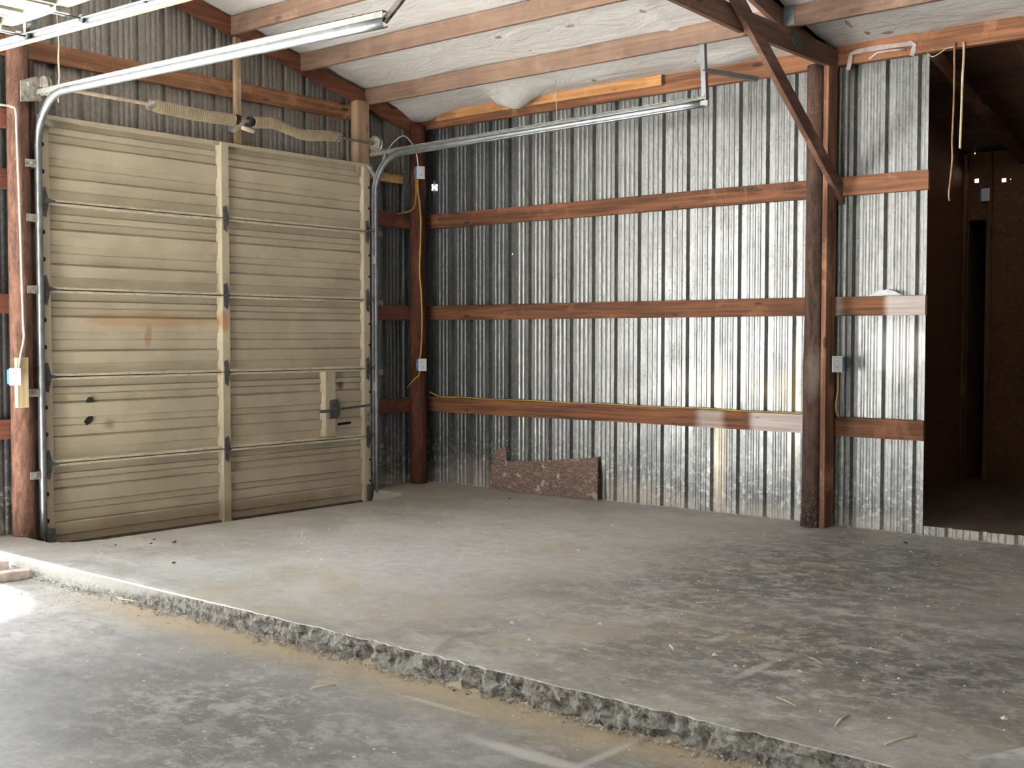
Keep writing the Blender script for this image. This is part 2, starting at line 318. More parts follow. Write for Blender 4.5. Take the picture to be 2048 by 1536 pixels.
# ------------------------------------------------------------------ mesh helpers
class MB:
    def __init__(s): s.bm = bmesh.new(); s.mi = 0; s.smooth = False
    def face(s, vs):
        try:
            f = s.bm.faces.new(vs); f.material_index = s.mi; f.smooth = s.smooth; return f
        except ValueError: return None
    def box(s, x0, x1, y0, y1, z0, z1, j=0):
        v = []
        for x, y, z in ((x0,y0,z0),(x1,y0,z0),(x1,y1,z0),(x0,y1,z0),(x0,y0,z1),(x1,y0,z1),(x1,y1,z1),(x0,y1,z1)):
            v.append(s.bm.verts.new((x+random.uniform(-j, j), y+random.uniform(-j, j), z+random.uniform(-j, j))))
        for q in ((0,3,2,1),(4,5,6,7),(0,1,5,4),(1,2,6,5),(2,3,7,6),(3,0,4,7)): s.face([v[i] for i in q])
        return s
    def prism(s, pts, ax, a, b):
        """polygon pts in the two other axes, extruded along ax from a to b"""
        def mk(p, w):
            return {'x': (w, p[0], p[1]), 'y': (p[0], w, p[1]), 'z': (p[0], p[1], w)}[ax]
        A = [s.bm.verts.new(mk(p, a)) for p in pts]; B = [s.bm.verts.new(mk(p, b)) for p in pts]
        s.face(A); s.face(B[::-1])
        for i in range(len(pts)): k = (i+1) % len(pts); s.face([A[i], B[i], B[k], A[k]])
        return s
    def tube(s, pts, r, n=10, cap=True):
        pts = [Vector(p) for p in pts]; rings = []
        rr = r if isinstance(r, (list, tuple)) else [r]*len(pts)
        up = None
        sm = s.smooth; s.smooth = True
        for i, p in enumerate(pts):
            tg = (pts[min(i+1, len(pts)-1)]-pts[max(i-1, 0)]).normalized()
            if up is None: up = Vector((0, 0, 1)) if abs(tg.z) < .9 else Vector((1, 0, 0))
            a = tg.cross(up).normalized(); up = a.cross(tg).normalized()
            rings.append([s.bm.verts.new(p+(a*math.cos(2*math.pi*k/n)+up*math.sin(2*math.pi*k/n))*rr[i]) for k in range(n)])
        for i in range(len(rings)-1):
            for k in range(n): s.face([rings[i][k], rings[i][(k+1)%n], rings[i+1][(k+1)%n], rings[i+1][k]])
        s.smooth = False
        if cap: s.face(rings[0]); s.face(rings[-1][::-1])
        s.smooth = sm
        return s
    def bar(s, a, b, w, h, up=(0, 0, 1)):
        """rectangular bar from a to b, w sideways, h along up"""
        a, b = Vector(a), Vector(b); tg = (b-a).normalized(); sd = tg.cross(Vector(up)).normalized(); u = sd.cross(tg)
        R = []
        for p in (a, b): R.append([s.bm.verts.new(p+sd*i*w/2+u*k*h/2) for i, k in ((-1,-1),(1,-1),(1,1),(-1,1))])
        s.face(R[0]); s.face(R[1][::-1])
        for i in range(4): s.face([R[0][i], R[1][i], R[1][(i+1)%4], R[0][(i+1)%4]])
        return s
    def sweep(s, pts, prof, updir):
        """open 2D profile (side, up) swept along pts; side = tangent x updir-ish fixed normal"""
        pts = [Vector(p) for p in pts]; R = []; nrm = Vector(updir).normalized()
        for i, p in enumerate(pts):
            tg = (pts[min(i+1, len(pts)-1)]-pts[max(i-1, 0)]).normalized(); b = tg.cross(nrm).normalized()
            R.append([s.bm.verts.new(p+nrm*q[0]+b*q[1]) for q in prof])
        for i in range(len(R)-1):
            for k in range(len(prof)-1): s.face([R[i][k], R[i][k+1], R[i+1][k+1], R[i+1][k]])
        return s
    def build(s, name, mat, parent=None, label=None, cat=None, group=None, kind=None, bevel=0, solid=0, loc=None):
        bm = s.bm
        bmesh.ops.recalc_face_normals(bm, faces=bm.faces)
        if loc is None:
            xs = [v.co.x for v in bm.verts]; ys = [v.co.y for v in bm.verts]; zs = [v.co.z for v in bm.verts]
            loc = Vector(((min(xs)+max(xs))/2, (min(ys)+max(ys))/2, min(zs)))
        loc = Vector(loc)
        bmesh.ops.translate(bm, verts=bm.verts, vec=-loc)
        me = bpy.data.meshes.new(name); bm.to_mesh(me); bm.free()
        for m in (mat if isinstance(mat, (list, tuple)) else [mat]): me.materials.append(m)
        o = bpy.data.objects.new(name, me); COL.objects.link(o)
        if parent is not None:
            o.parent = parent; pl = parent.get('_w'); o.location = loc-Vector(pl)
        else: o.location = loc
        o['_w'] = tuple(loc)
        if solid:
            q = o.modifiers.new('thickness', 'SOLIDIFY'); q.thickness = solid; q.offset = 0
        if bevel:
            q = o.modifiers.new('edge', 'BEVEL'); q.width = bevel; q.segments = 2; q.limit_method = 'ANGLE'
        tag(o, label, cat, group, kind)
        return o
def tag(o, label=None, cat=None, group=None, kind=None):
    if label: o['label'] = label
    if cat: o['category'] = cat
    if group: o['group'] = group
    if kind: o['kind'] = kind
def empty(name, loc, label, cat, group=None, kind=None):
    o = bpy.data.objects.new(name, None); COL.objects.link(o); o.location = loc; o['_w'] = tuple(loc); o.empty_display_size = .1
    tag(o, label, cat, group, kind); return o

def board(name, x0, x1, y0, y1, z0, z1, mat, label, cat='board', group=None):
    """a sawn board: subdivided along its length and very slightly bowed"""
    m = MB(); L = {'x': x1-x0, 'y': y1-y0, 'z': z1-z0}; ax = max(L, key=L.get); n = max(2, int(L[ax]/.35))
    o = random.uniform(0, 50); R = []
    for i in range(n+1):
        f = i/n; k = .0035
        dx, dy, dz = [k*noise.noise(Vector((o+f*L[ax]*.9, q*7.3, 0))) for q in range(3)]
        if ax == 'x': x = x0+f*L['x']; ring = [(x, y0+dy, z0+dz), (x, y1+dy, z0+dz), (x, y1+dy, z1+dz), (x, y0+dy, z1+dz)]
        elif ax == 'y': y = y0+f*L['y']; ring = [(x0+dx, y, z0+dz), (x1+dx, y, z0+dz), (x1+dx, y, z1+dz), (x0+dx, y, z1+dz)]
        else: z = z0+f*L['z']; ring = [(x0+dx, y0+dy, z), (x1+dx, y0+dy, z), (x1+dx, y1+dy, z), (x0+dx, y1+dy, z)]
        R.append([m.bm.verts.new(p) for p in ring])
    m.face(R[0]); m.face(R[-1])
    for i in range(n):
        for k in range(4): m.face([R[i][k], R[i+1][k], R[i+1][(k+1)%4], R[i][(k+1)%4]])
    return m.build(name, mat, None, label, cat, group, 'thing', bevel=.003)

# ------------------------------------------------------------------ structure
XW, YW = .852, .162            # sheet planes of the right-hand wall and of the gable wall
RIDGE = -5.25
def roofz(x):
    return 3.42+.235*(.81-x) if x > RIDGE else 3.42+.235*(.81-RIDGE)-.235*(RIDGE-x)
P9 = .2318
def rib_profile(a, b, first, out):
    """positions and depths of ribbed sheet between a and b (a<b); 'first' = a major rib centre; out = +depth away from the room"""
    pts = []; k = math.floor((a-first)/P9)-1
    while first+k*P9 < b+P9:
        c = first+k*P9
        for dx, dd in ((-.030, 0), (-.016, 1.6), (.012, 1.6), (.026, 0), (.058, 0), (.070, .22), (.078, .22), (.090, 0),
                       (.104, 0), (.116, .22), (.124, .22), (.136, 0), (.150, 0), (.162, .22), (.170, .22), (.182, 0)):
            pts.append((c+dx, dd*.019*out))
        k += 1
    q = [p for p in pts if a < p[0] < b]
    return [(a, 0)]+q+[(b, 0)]
def sheet(axis, plane, a, b, first, z0, ztop, name, mat, parent=None, kind=None, label=None, cat=None, holes=(), flare=None):
    m = MB(); pr = rib_profile(a, b, first, 1)
    for h in holes:
        for e in h[:2]:
            if not any(abs(p[0]-e) < 1e-4 for p in pr):
                i = max(k for k in range(len(pr)) if pr[k][0] < e); d = pr[i][1]; pr.insert(i+1, (e, d))
    zs = sorted({z for h in holes for z in h[2:]})
    prev = None
    for u, d in pr:
        zt = ztop(u) if callable(ztop) else ztop
        lv = [z0]+zs+[zt]
        if flare and u > b-.12: pass
        col = []
        for z in lv:
            dd = d
            if flare: dd -= flare(u, z)
            col.append(m.bm.verts.new((plane+dd, u, z) if axis == 'y' else (u, plane+dd, z)))
        if prev:
            for i in range(len(lv)-1):
                um = (prev[0]+u)/2; zm = (lv[i]+lv[i+1])/2
                if any(h[0] < um < h[1] and h[2] < zm < h[3] for h in holes): continue
                m.face([prev[1][i], col[1-1+i] if False else col[i], col[i+1], prev[1][i+1]])
        prev = (u, col)
    return m.build(name, mat, parent, label, cat, None, kind, solid=.0015)

RB0 = -1.634
# right-hand wall: bright sheets, duller sheets towards the corner (they lap over the bright ones)
wr = sheet('y', XW, -4.70, -.985, RB0, 0, 3.50, 'wall_right', M_galv, kind='structure', label='galvanized ribbed steel sheet wall right of the roller door', cat='wall',
           holes=())
hl = [(-.010, .010, 2.762, 2.782), (.018, .036, 2.762, 2.782), (-.004, .030, 2.782, 2.800), (-.010, .010, 2.800, 2.820), (.018, .036, 2.800, 2.820), (-.968, -.956, 2.112, 2.126)]
sheet('y', XW-.004, -1.000, YW, RB0, 0, 3.50, 'dull_sheet', M_galv_old, parent=wr, holes=hl)
# narrow sheets in line beyond the opening frame lie out of view; sheet cut off low along the opening
sheet('y', XW-.002, -6.6, -4.705, RB0, 0, .062, 'trim_1', M_galv, kind='structure', label='cut off strip of galvanized sheet along the opening sill', cat='sill')
# gable wall: lower right strip, left strip, upper gable
A0 = -2.668
wb_ = sheet('x', YW, -3.0, .85, A0, 2.86, lambda x: roofz(x)+.085, 'wall_back', M_galv_g, kind='structure', label='dusty ribbed steel gable wall above the roller door', cat='wall')
sheet('x', YW, -.03, .85, A0, -.18, 2.86, 'corner_sheet', M_galv_a, parent=wb_)
sheet('x', YW, D2R, -3.0, A0, -.18, lambda x: roofz(x)+.085, 'jamb_sheet', M_galv_old, parent=wb_)
sheet('x', YW, -3.0, -.03, A0, -.15, 2.86, 'door_backing_sheet', M_galv_a, parent=wb_)
sheet('x', YW, D2L, D2R, A0, D2T, lambda x: roofz(x)+.085, 'header_sheet', M_galv_g, parent=wb_)
sheet('x', YW, LX, D2L, A0, 0, lambda x: roofz(x)+.085, 'far_sheet', M_galv_g, parent=wb_)
# walls behind and left of the camera (a bay added in the left one for side light)
m = MB(); m.box(LX-.04, LX, BAY1, YW, -.1, roofz(LX)); m.box(LX-.04, LX, BY, BAY0, -.1, roofz(LX)); m.box(LX-.04, LX, BAY0, BAY1, BAYT, roofz(LX))
m.build('wall_left', M_galv_g, kind='structure', label='left wall of the shed with a bay added for side light', cat='wall')
m = MB(); m.prism([(LX, -.1), (4.2, -.1), (4.2, 3.0), (.85, roofz(.85)), (RIDGE, roofz(RIDGE)), (LX, roofz(LX))], 'y', BY-.04, BY)
m.build('wall_front', M_galv_g, kind='structure', label='ribbed wall behind the camera', cat='wall')
m = MB(); m.box(XW, XW+.02, BY, -6.6, 0, 3.50); m.box(XW, XW+.02, -6.6, -4.72, 3.40, 3.50)  # unseen wall ends the opening early so less light reaches the annex
m.build('wall_right.001', M_galv_a, kind='structure', label='right wall past the opening, unseen, brought in close to dim the dark room', cat='wall')

# roof insulation: sagging, wrinkled facing between the purlins
PX = [.05, -.69, -1.40, -2.10, -2.80, -3.5, -4.2, -4.9]
def sag(x, y):
    z = roofz(x)
    z += .016*noise.noise(Vector((x*2.1, y*1.1, 3)))+.008*noise.noise(Vector((x*7, y*3.2, 9)))
    z += .045*max(0, (x-.35)/.45)**2 if x > .35 else 0
    for cx_, cy_, sx_, sy_, a in ((.66, .02, .20, .22, .09), (.60, -1.20, .14, .17, .13), (.40, -1.10, .22, .09, .05), (.56, -1.02, .10, .05, .03), (.62, -3.25, .10, .25, .04), (.55, -1.9, .14, .5, .03)):
        z -= a*math.exp(-((x-cx_)/sx_)**2-((y-cy_)/sy_)**2)
    w = math.exp(-((x-.5)/.25)**2-((y+1.15)/.25)**2)
    if w > .02: z -= w*.012*math.sin((y*1.0+x*.35)*55+3*noise.noise(Vector((x*5, y*5, 1))))
    w = math.exp(-((x+.0)/.4)**2-((y+3.15)/.05)**2); z -= .02*w
    w = math.exp(-((x-.6)/.35)**2)*(math.exp(-((y+4.60+.35*(x-.55))/.022)**2)+.7*math.exp(-((y+4.70+.35*(x-.55))/.03)**2)); z -= .020*w
    return z
m = MB(); m.smooth = True
xs = [XW-(XW-(-2.4))*i/110 for i in range(111)]; ys = [YW-(YW+8.0)*i/230 for i in range(231)]
G = [[m.bm.verts.new((x, y, sag(x, y))) for y in ys] for x in xs]
for i in range(110):
    for k in range(230): m.face([G[i][k], G[i][k+1], G[i+1][k+1], G[i+1][k]])
ce = m.build('ceiling', M_ins, kind='structure', label='white faced insulation sagging under the sloping roof', cat='ceiling', loc=(0, 0, 0))
m = MB()
m.prism([(-2.38, roofz(-2.38)), (RIDGE, roofz(RIDGE)), (RIDGE, roofz(RIDGE)+.1), (-2.38, roofz(-2.38)+.1)], 'y', BY, YW)
m.prism([(RIDGE, roofz(RIDGE)), (LX, roofz(LX)), (LX, roofz(LX)+.1), (RIDGE, roofz(RIDGE)+.1)], 'y', BY, YW)
m.prism([(.9, roofz(.9)+.0), (-2.38, roofz(-2.38)), (-2.38, roofz(-2.38)+.1), (.9, roofz(.9)+.1)], 'y', BY, -7.95)
m.build('insulation_continuation', M_ins, parent=ce)
m = MB(); m.prism([(1.0, roofz(1.0)+.09), (RIDGE, roofz(RIDGE)+.12), (RIDGE, roofz(RIDGE)+.16), (1.0, roofz(1.0)+.13)], 'y', BY, .4)
m.prism([(RIDGE, roofz(RIDGE)+.12), (LX-.3, roofz(LX-.3)+.12), (LX-.3, roofz(LX-.3)+.16), (RIDGE, roofz(RIDGE)+.16)], 'y', BY, .4)
m.build('roof_1', M_galv_g, kind='structure', label='outer roof sheets', cat='roof')

# floors -------------------------------------------------------------
def dip(x, y):
    """slab falls away into the pit along the roller door"""
    cx_, hw, cy_ = -1.60, 1.64, .2
    dx = max(0, abs(x-cx_)-(hw-.28)); dy = max(0, cy_-y-.42)
    if y > cy_+.05: dd = 1
    dist = math.hypot(dx, dy)-.28
    return -.135*min(1, max(0, -dist/.05))**.6 if dist < 0 else 0
def stepx(y):
    rough = min(1, max(0, (-y-2.2)/2.2))
    return -3.605+(.006+.016*rough)*noise.noise(Vector((y*5, 1, 0)))+.020*rough*noise.noise(Vector((y*17, 4, 0)))
m = MB()
ysf = sorted({round(YW+.2-i*.02, 4) for i in range(440)}, reverse=True)
xsf = [-3.59+.02*i for i in range(1, 12)]+[-3.35+.05*i for i in range(88)]
rows = []
for y in ysf:
    e_ = .45+.55*min(1, max(0, (y+3.1)/.8))
    r = [m.bm.verts.new((stepx(y), y, -.012*e_)), m.bm.verts.new((stepx(y)+.006*e_, y, -.0035*e_))]
    step_f = .045
    for x in xsf: r.append(m.bm.verts.new((x, y, dip(x, y) if y > -.6 else 0)))
    rows.append(r)
for i in range(len(rows)-1):
    for k in range(len(rows[0])-1): m.face([rows[i][k], rows[i+1][k], rows[i+1][k+1], rows[i][k+1]])
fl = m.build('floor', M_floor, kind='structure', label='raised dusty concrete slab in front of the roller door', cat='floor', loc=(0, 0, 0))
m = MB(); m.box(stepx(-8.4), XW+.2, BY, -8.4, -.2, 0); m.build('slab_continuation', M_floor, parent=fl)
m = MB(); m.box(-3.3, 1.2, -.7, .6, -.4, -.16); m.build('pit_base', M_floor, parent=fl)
# broken edge of the raised slab
m = MB(); NR = 9; R = []
for y in ysf:
    rough = min(1, max(.05, (-y-1.9)/1.8)); row = []
    for k in range(NR+1):
        e_ = .45+.55*min(1, max(0, (y+3.1)/.8)); f = k/NR; z = -.012*e_-(.11-.012*e_)*f
        base = -.018*f-(.010 if f > .55 else 0)*(1+noise.noise(Vector((y*9, 5, 0))))
        dsp = rough*(.030*noise.noise(Vector((y*14, z*26, 2)))+.016*noise.noise(Vector((y*38, z*60, 7))))+(.010*noise.noise(Vector((y*45, z*70, 1))) if f > .5 else 0)
        row.append(m.bm.verts.new((stepx(y)+(base+dsp if k else 0), y, z)))
    R.append(row)
for i in range(len(R)-1):
    for k in range(NR): m.face([R[i][k], R[i][k+1], R[i+1][k+1], R[i+1][k]])
m.build('broken_edge', M_edge, parent=fl)
# lower floor
m = MB(); xs = [LX]+[-9+.5*i for i in range(9)]+[-4.4+.05*i for i in range(18)]; ys = [.4-.06*i for i in range(150)]+[BY]
G = [[m.bm.verts.new((x, y, -.108+.004*noise.noise(Vector((x*1.5, y*1.5, 0)))+(.03*max(0, (x+3.70)/.10)**2*(.6+.8*noise.noise(Vector((y*3, 0, 8)))) if x > -3.70 else 0))) for y in ys] for x in xs]
for i in range(len(xs)-1):
    for k in range(len(ys)-1): m.face([G[i][k], G[i][k+1], G[i+1][k+1], G[i+1][k]])
m.build('floor_lower', M_floorl, kind='structure', label='lower worn concrete floor in the foreground', cat='floor', loc=(0, 0, 0))
m = MB(); m.box(-60, 60, .4, 80, -.5, -.13); m.box(-80, LX-.04, -60, .4, -.5, -.13); m.box(1.0, 60, -60, .4, -.5, -.13)
m.build('ground', M_yard, kind='structure', label='pale gravel yard outside', cat='ground')

# annex beyond the opening ------------------------------------------------
m = MB(); m.box(.888, 3.9, -9.6, -3.90, -.1, .058); m.build('floor_annex', wood('annex_plywood_floor', (.06, .042, .028), (.12, .09, .062), 'x', False, .6, (.13, .105, .08)), kind='structure', label='dusty plywood floor of the dark room beyond the opening', cat='floor')
m = MB(); m.box(.89, 3.80, -3.94, -3.90, .05, 3.5)
an = m.build('wall_annex', M_osb2, kind='structure', label='strand board side wall of the dark room', cat='wall')
holesb = [(-4.068, -4.030, 2.795, 2.828), (-4.310, -4.272, 2.780, 2.812), (-4.352, -4.345, 2.795, 2.803), (-4.035, -4.022, 3.055, 3.068)]
m = MB(); ycuts = sorted({-9.6, -4.15, -3.985, -3.90}|{h[0] for h in holesb}|{h[1] for h in holesb}); zc = sorted({.05, 2.45, 3.1}|{h[2] for h in holesb}|{h[3] for h in holesb})
for i in range(len(ycuts)-1):
    for k in range(len(zc)-1):
        ym, zm = (ycuts[i]+ycuts[i+1])/2, (zc[k]+zc[k+1])/2
        if any(h[0] < ym < h[1] and h[2] < zm < h[3] for h in holesb): continue
        if -4.15 < ym < -3.985 and zm < 2.45: continue
        v = [m.bm.verts.new(p) for p in ((3.79, ycuts[i], zc[k]), (3.79, ycuts[i+1], zc[k]), (3.79, ycuts[i+1], zc[k+1]), (3.79, ycuts[i], zc[k+1]))]; m.face(v)
bmesh.ops.remove_doubles(m.bm, verts=m.bm.verts, dist=1e-5)
m.build('wall_annex.001', M_osb2, kind='structure', label='strand board far wall of the dark room with small daylight holes', cat='wall', solid=.012)
m = MB(); m.box(4.5, 4.55, -4.25, -3.9, -.1, 2.6); m.box(3.8, 4.5, -3.95, -3.90, 0, 2.6); m.box(3.8, 4.5, -4.25, -4.19, 0, 2.6); m.box(3.8, 4.55, -4.25, -3.9, 2.5, 2.56); m.box(3.8, 4.55, -4.25, -3.9, -.1, .05)
m.build('wall_annex.002', M_osb2, kind='structure', label='dark recess in the far wall of the dark room', cat='wall')
m = MB(); m.prism([(.86, 3.72), (4.3, 2.95), (4.3, 3.02), (.86, 3.79)], 'y', -9.7, -3.86)
m.build('ceiling_annex', wood('annex_roof_deck', (.07, .035, .022), (.13, .065, .04), 'y', False), kind='structure', label='dark board roof deck over the dark room', cat='ceiling')
m = MB(); m.box(.9, 4.6, -9.66, -9.6, -.1, 3.8); m.build('wall_annex.003', M_osb2, kind='structure', label='end wall of the dark room', cat='wall')


# ------------------------------------------------------------------ girts on the walls
GW = .136; H = [2.394, 1.534, .668]
nm3 = ['upper', 'middle', 'lowest']
lab = ['red-brown timber girt across the long galvanized wall, topmost, level with the brace foot',
       'red-brown timber girt across the long galvanized wall, the middle one of three',
       'red-brown timber girt across the long galvanized wall, lowest, yellow cable on top, whitewashed end']
for i, z in enumerate(H):
    board('wall_girt', .808, .8445, -3.925, .12, z, z+GW, M_girt_w1 if i == 2 else M_girt_y, lab[i], 'girt', 'girts of the long galvanized wall')
lab = ['short orange-brown girt right of the round post, topmost, its end at the dark opening',
       'short girt right of the round post, middle, with a whitewashed right half',
       'short red-brown girt right of the round post, lowest, with pale flecks']
for i, z in enumerate(H):
    board('wall_girt', .808, .8445, -4.712 if i else -4.722, -3.930, z-(.008 if i == 2 else 0), z+GW-(.004 if i == 2 else 0), [M_beam, M_girt_w2, M_girt_y][i], lab[i], 'girt', 'short girts right of the post')
lab = ['short dark red corner girt right of the door, just under the pale block',
       'short dark red girt in the corner right of the roller door, at mid height',
       'short dark red corner girt right of the door, level with the door lock']
for i, z in enumerate(H):
    board('wall_girt', -.02, .808, .12, .158, z, z+GW, M_girt_x, lab[i], 'girt', 'short girts in the corner')
lab = ['weathered red girt at the left edge, topmost, where the white cable starts',
       'weathered red girt at the left edge, second from the top',
       'weathered red girt at the left edge, third from the top',
       'weathered red girt at the left edge, lowest, below the outlet']
for i, z in enumerate([2.806]+H):
    board('wall_girt', D2R+.02, -3.07, .12, .158, z, z+GW, M_girt_x, lab[i], 'girt', 'girts at the left edge')
board('wall_girt', D2R+.02, -.10, .12, .158, 3.303, 3.437, M_gable, 'long orange-brown girt across the gable above the roller door', 'girt')
board('wood_block', .10, .517, .085, .12, 2.795, 2.877, M_palex, 'short pale yellow board beside the top of the right door track', 'board')

# beams, plank, purlins, rafter
board('eave_beam', .79, .8445, -3.90, .12, 3.330, 3.475, M_beam, 'brown eave beam along the top of the long galvanized wall', 'beam')
board('eave_beam', .785, .8445, -9.6, -3.96, 3.325, 3.470, M_beam, 'brown header beam over the dark opening, right of the truss', 'beam')
board('plank', .750, .788, -2.587, -.115, 3.385, 3.468, M_plank, 'pale orange plank nailed along the eave beam under the insulation', 'plank')
lp = {0: 'dusty roof purlin nearest the long galvanized wall, above the right door track', 1: 'second dusty roof purlin up from the long galvanized wall', 2: 'uppermost dusty roof purlin in view, behind the left door track end'}
for k in range(4):
    x = PX[k]
    if k == 3: continue
    board('roof_purlin', x-.019, x+.019, -4.015, .075, roofz(x)-.150, roofz(x)-.008, M_purlin, lp[k], 'purlin', 'roof purlins')
board('roof_purlin', PX[0]-.019, PX[0]+.019, -7.9, -4.062, roofz(PX[0])-.150, roofz(PX[0])-.008, M_purlin, 'dusty roof purlin right of the truss at the top edge of the photo', 'purlin', 'roof purlins')
m = MB(); m.prism([(.74, 3.255), (-5.2, 3.255+.25*5.94-.0), (-5.2, 3.255+.25*5.94+.13), (.74, 3.395)], 'y', .075, .118)
m.build('gable_rafter', M_rafter, label='dark red rafter sloping along the gable wall under the insulation', cat='rafter', kind='thing')

# posts
def pole(name, x, y, r0, r1, z0, z1, mat, label, lean=0, foot=False):
    m = MB(); m.smooth = True; n = 28; R = []
    NZ = 60
    for i in range(NZ+1):
        f = i/NZ; z = z0+(z1-z0)*f; ring = []
        for k in range(n):
            a = 2*math.pi*k/n
            r = r0+(r1-r0)*f+.005*noise.noise(Vector((math.cos(a)*1.6, math.sin(a)*1.6, z*1.3+x)))+.0022*noise.noise(Vector((math.cos(a)*7, math.sin(a)*7, z*3)))
            if foot and f < .05: r += .010*(1-f/.05)*(1+noise.noise(Vector((a*3, z*30, 0))))
            ring.append(m.bm.verts.new((x+lean*(1-f)+r*math.cos(a), y+r*math.sin(a), z)))
        R.append(ring)
    for i in range(NZ):
        for k in range(n): m.face([R[i][k], R[i][(k+1)%n], R[i+1][(k+1)%n], R[i+1][k]])
    m.smooth = False; m.face(R[0][::-1]); m.face(R[-1])
    return m.build(name, mat, None, label, 'post', None, 'thing')
pole('timber_post', .700, -3.945, .078, .068, -.02, 3.33, M_pole, 'round dark brown post against the long galvanized wall, crusted at its foot', 0, True)
pole('timber_post', .655, .030, .080, .074, -.02, 3.34, M_pole_c, 'round dark red post in the corner between roller door and long wall')
pole('timber_post', -3.215, .040, .076, .074, -.12, 3.60, M_pole_l, 'paint-flecked brown post left of the roller door')
board('jamb_board', -3.142, -3.105, .02, .118, -.1, 3.28, M_truss if False else wood('dark_jamb_z', (.05, .028, .022), (.12, .07, .055), 'z'), 'dark jamb board between the left post and the door track', 'board')
board('jamb_post', -.100, .040, .03, .118, 2.80, 3.470, M_jamb, 'tan upright timber above the right top corner of the roller door', 'post')
board('jamb_board', -.02, .075, .055, .115, -.1, 2.80, M_girt_x if False else wood('dark_red_jamb_z', (.05, .018, .014), (.12, .04, .03), 'z'), 'dark red upright jamb behind the right door track', 'board')
board('center_strip', -1.372, -1.318, .078, .118, 2.93, 3.80, M_jamb, 'thin upright board on the gable behind the middle of the spring shaft', 'board')
board('stud_board', .640, .790, -4.062, -4.024, 0, 3.305, M_studz, 'tall sawn board standing right beside the round dark post', 'board')

# ------------------------------------------------------------------ truss
M_gus = plain('stained_tin', (.10, .10, .095), .6, .4, .3, 30)
tr = empty('roof_truss', (-.2, -4.04, 3.30), 'brown roof truss with a diagonal brace at the round dark post', 'truss', None, 'thing')
m = MB(); m.prism([(.80, 3.303), (-.53, 3.296), (-.53, 3.440), (.62, 3.446), (.80, 3.42)], 'y', -4.062, -4.022); m.build('bottom_chord', M_truss, tr, bevel=.003)
m = MB(); m.prism([(-.575, 3.296), (-5.2, 3.43), (-5.2, 3.57), (-.60, 3.440)], 'y', -4.056, -4.018); m.build('bottom_chord', M_truss, tr, bevel=.003)
m = MB()
tz = lambda x: roofz(x)-.012
m.prism([(.845, tz(.845)-.0), (-5.2, tz(-5.2)), (-5.2, tz(-5.2)-.145), (.55, tz(.55)-.145), (.845, 3.44)], 'y', -4.020, -3.982); m.build('top_chord', M_truss, tr, bevel=.003)
br_ = MB(); e = .130; a0, a1 = (.79, 2.362), (-1.20, 3.700)
br_.prism([(.845, 2.335), (.845, 2.462), (-1.16, 3.838), (-1.30, 3.800)], 'y', -4.102, -4.063); br_.build('diagonal_brace', M_brace, tr, bevel=.003)
m = MB(); m.prism([(.05, 3.395), (.08, 3.335), (.15, 3.32), (.20, 3.335), (.205, 3.42), (.15, 3.445), (.08, 3.44)], 'y', -4.0655, -4.062); m.build('gusset_plate', M_gus, tr)
m = MB(); m.prism([(.022, 3.47), (.022, 3.60), (.088, 3.60), (.088, 3.455)], 'y', -4.0225, -4.0205); m.box(.026, .030, -4.10, -4.02, 3.46, 3.59); m.box(.070, .074, -4.10, -4.02, 3.46, 3.59)
m.build('purlin_hanger', M_steel, tr)

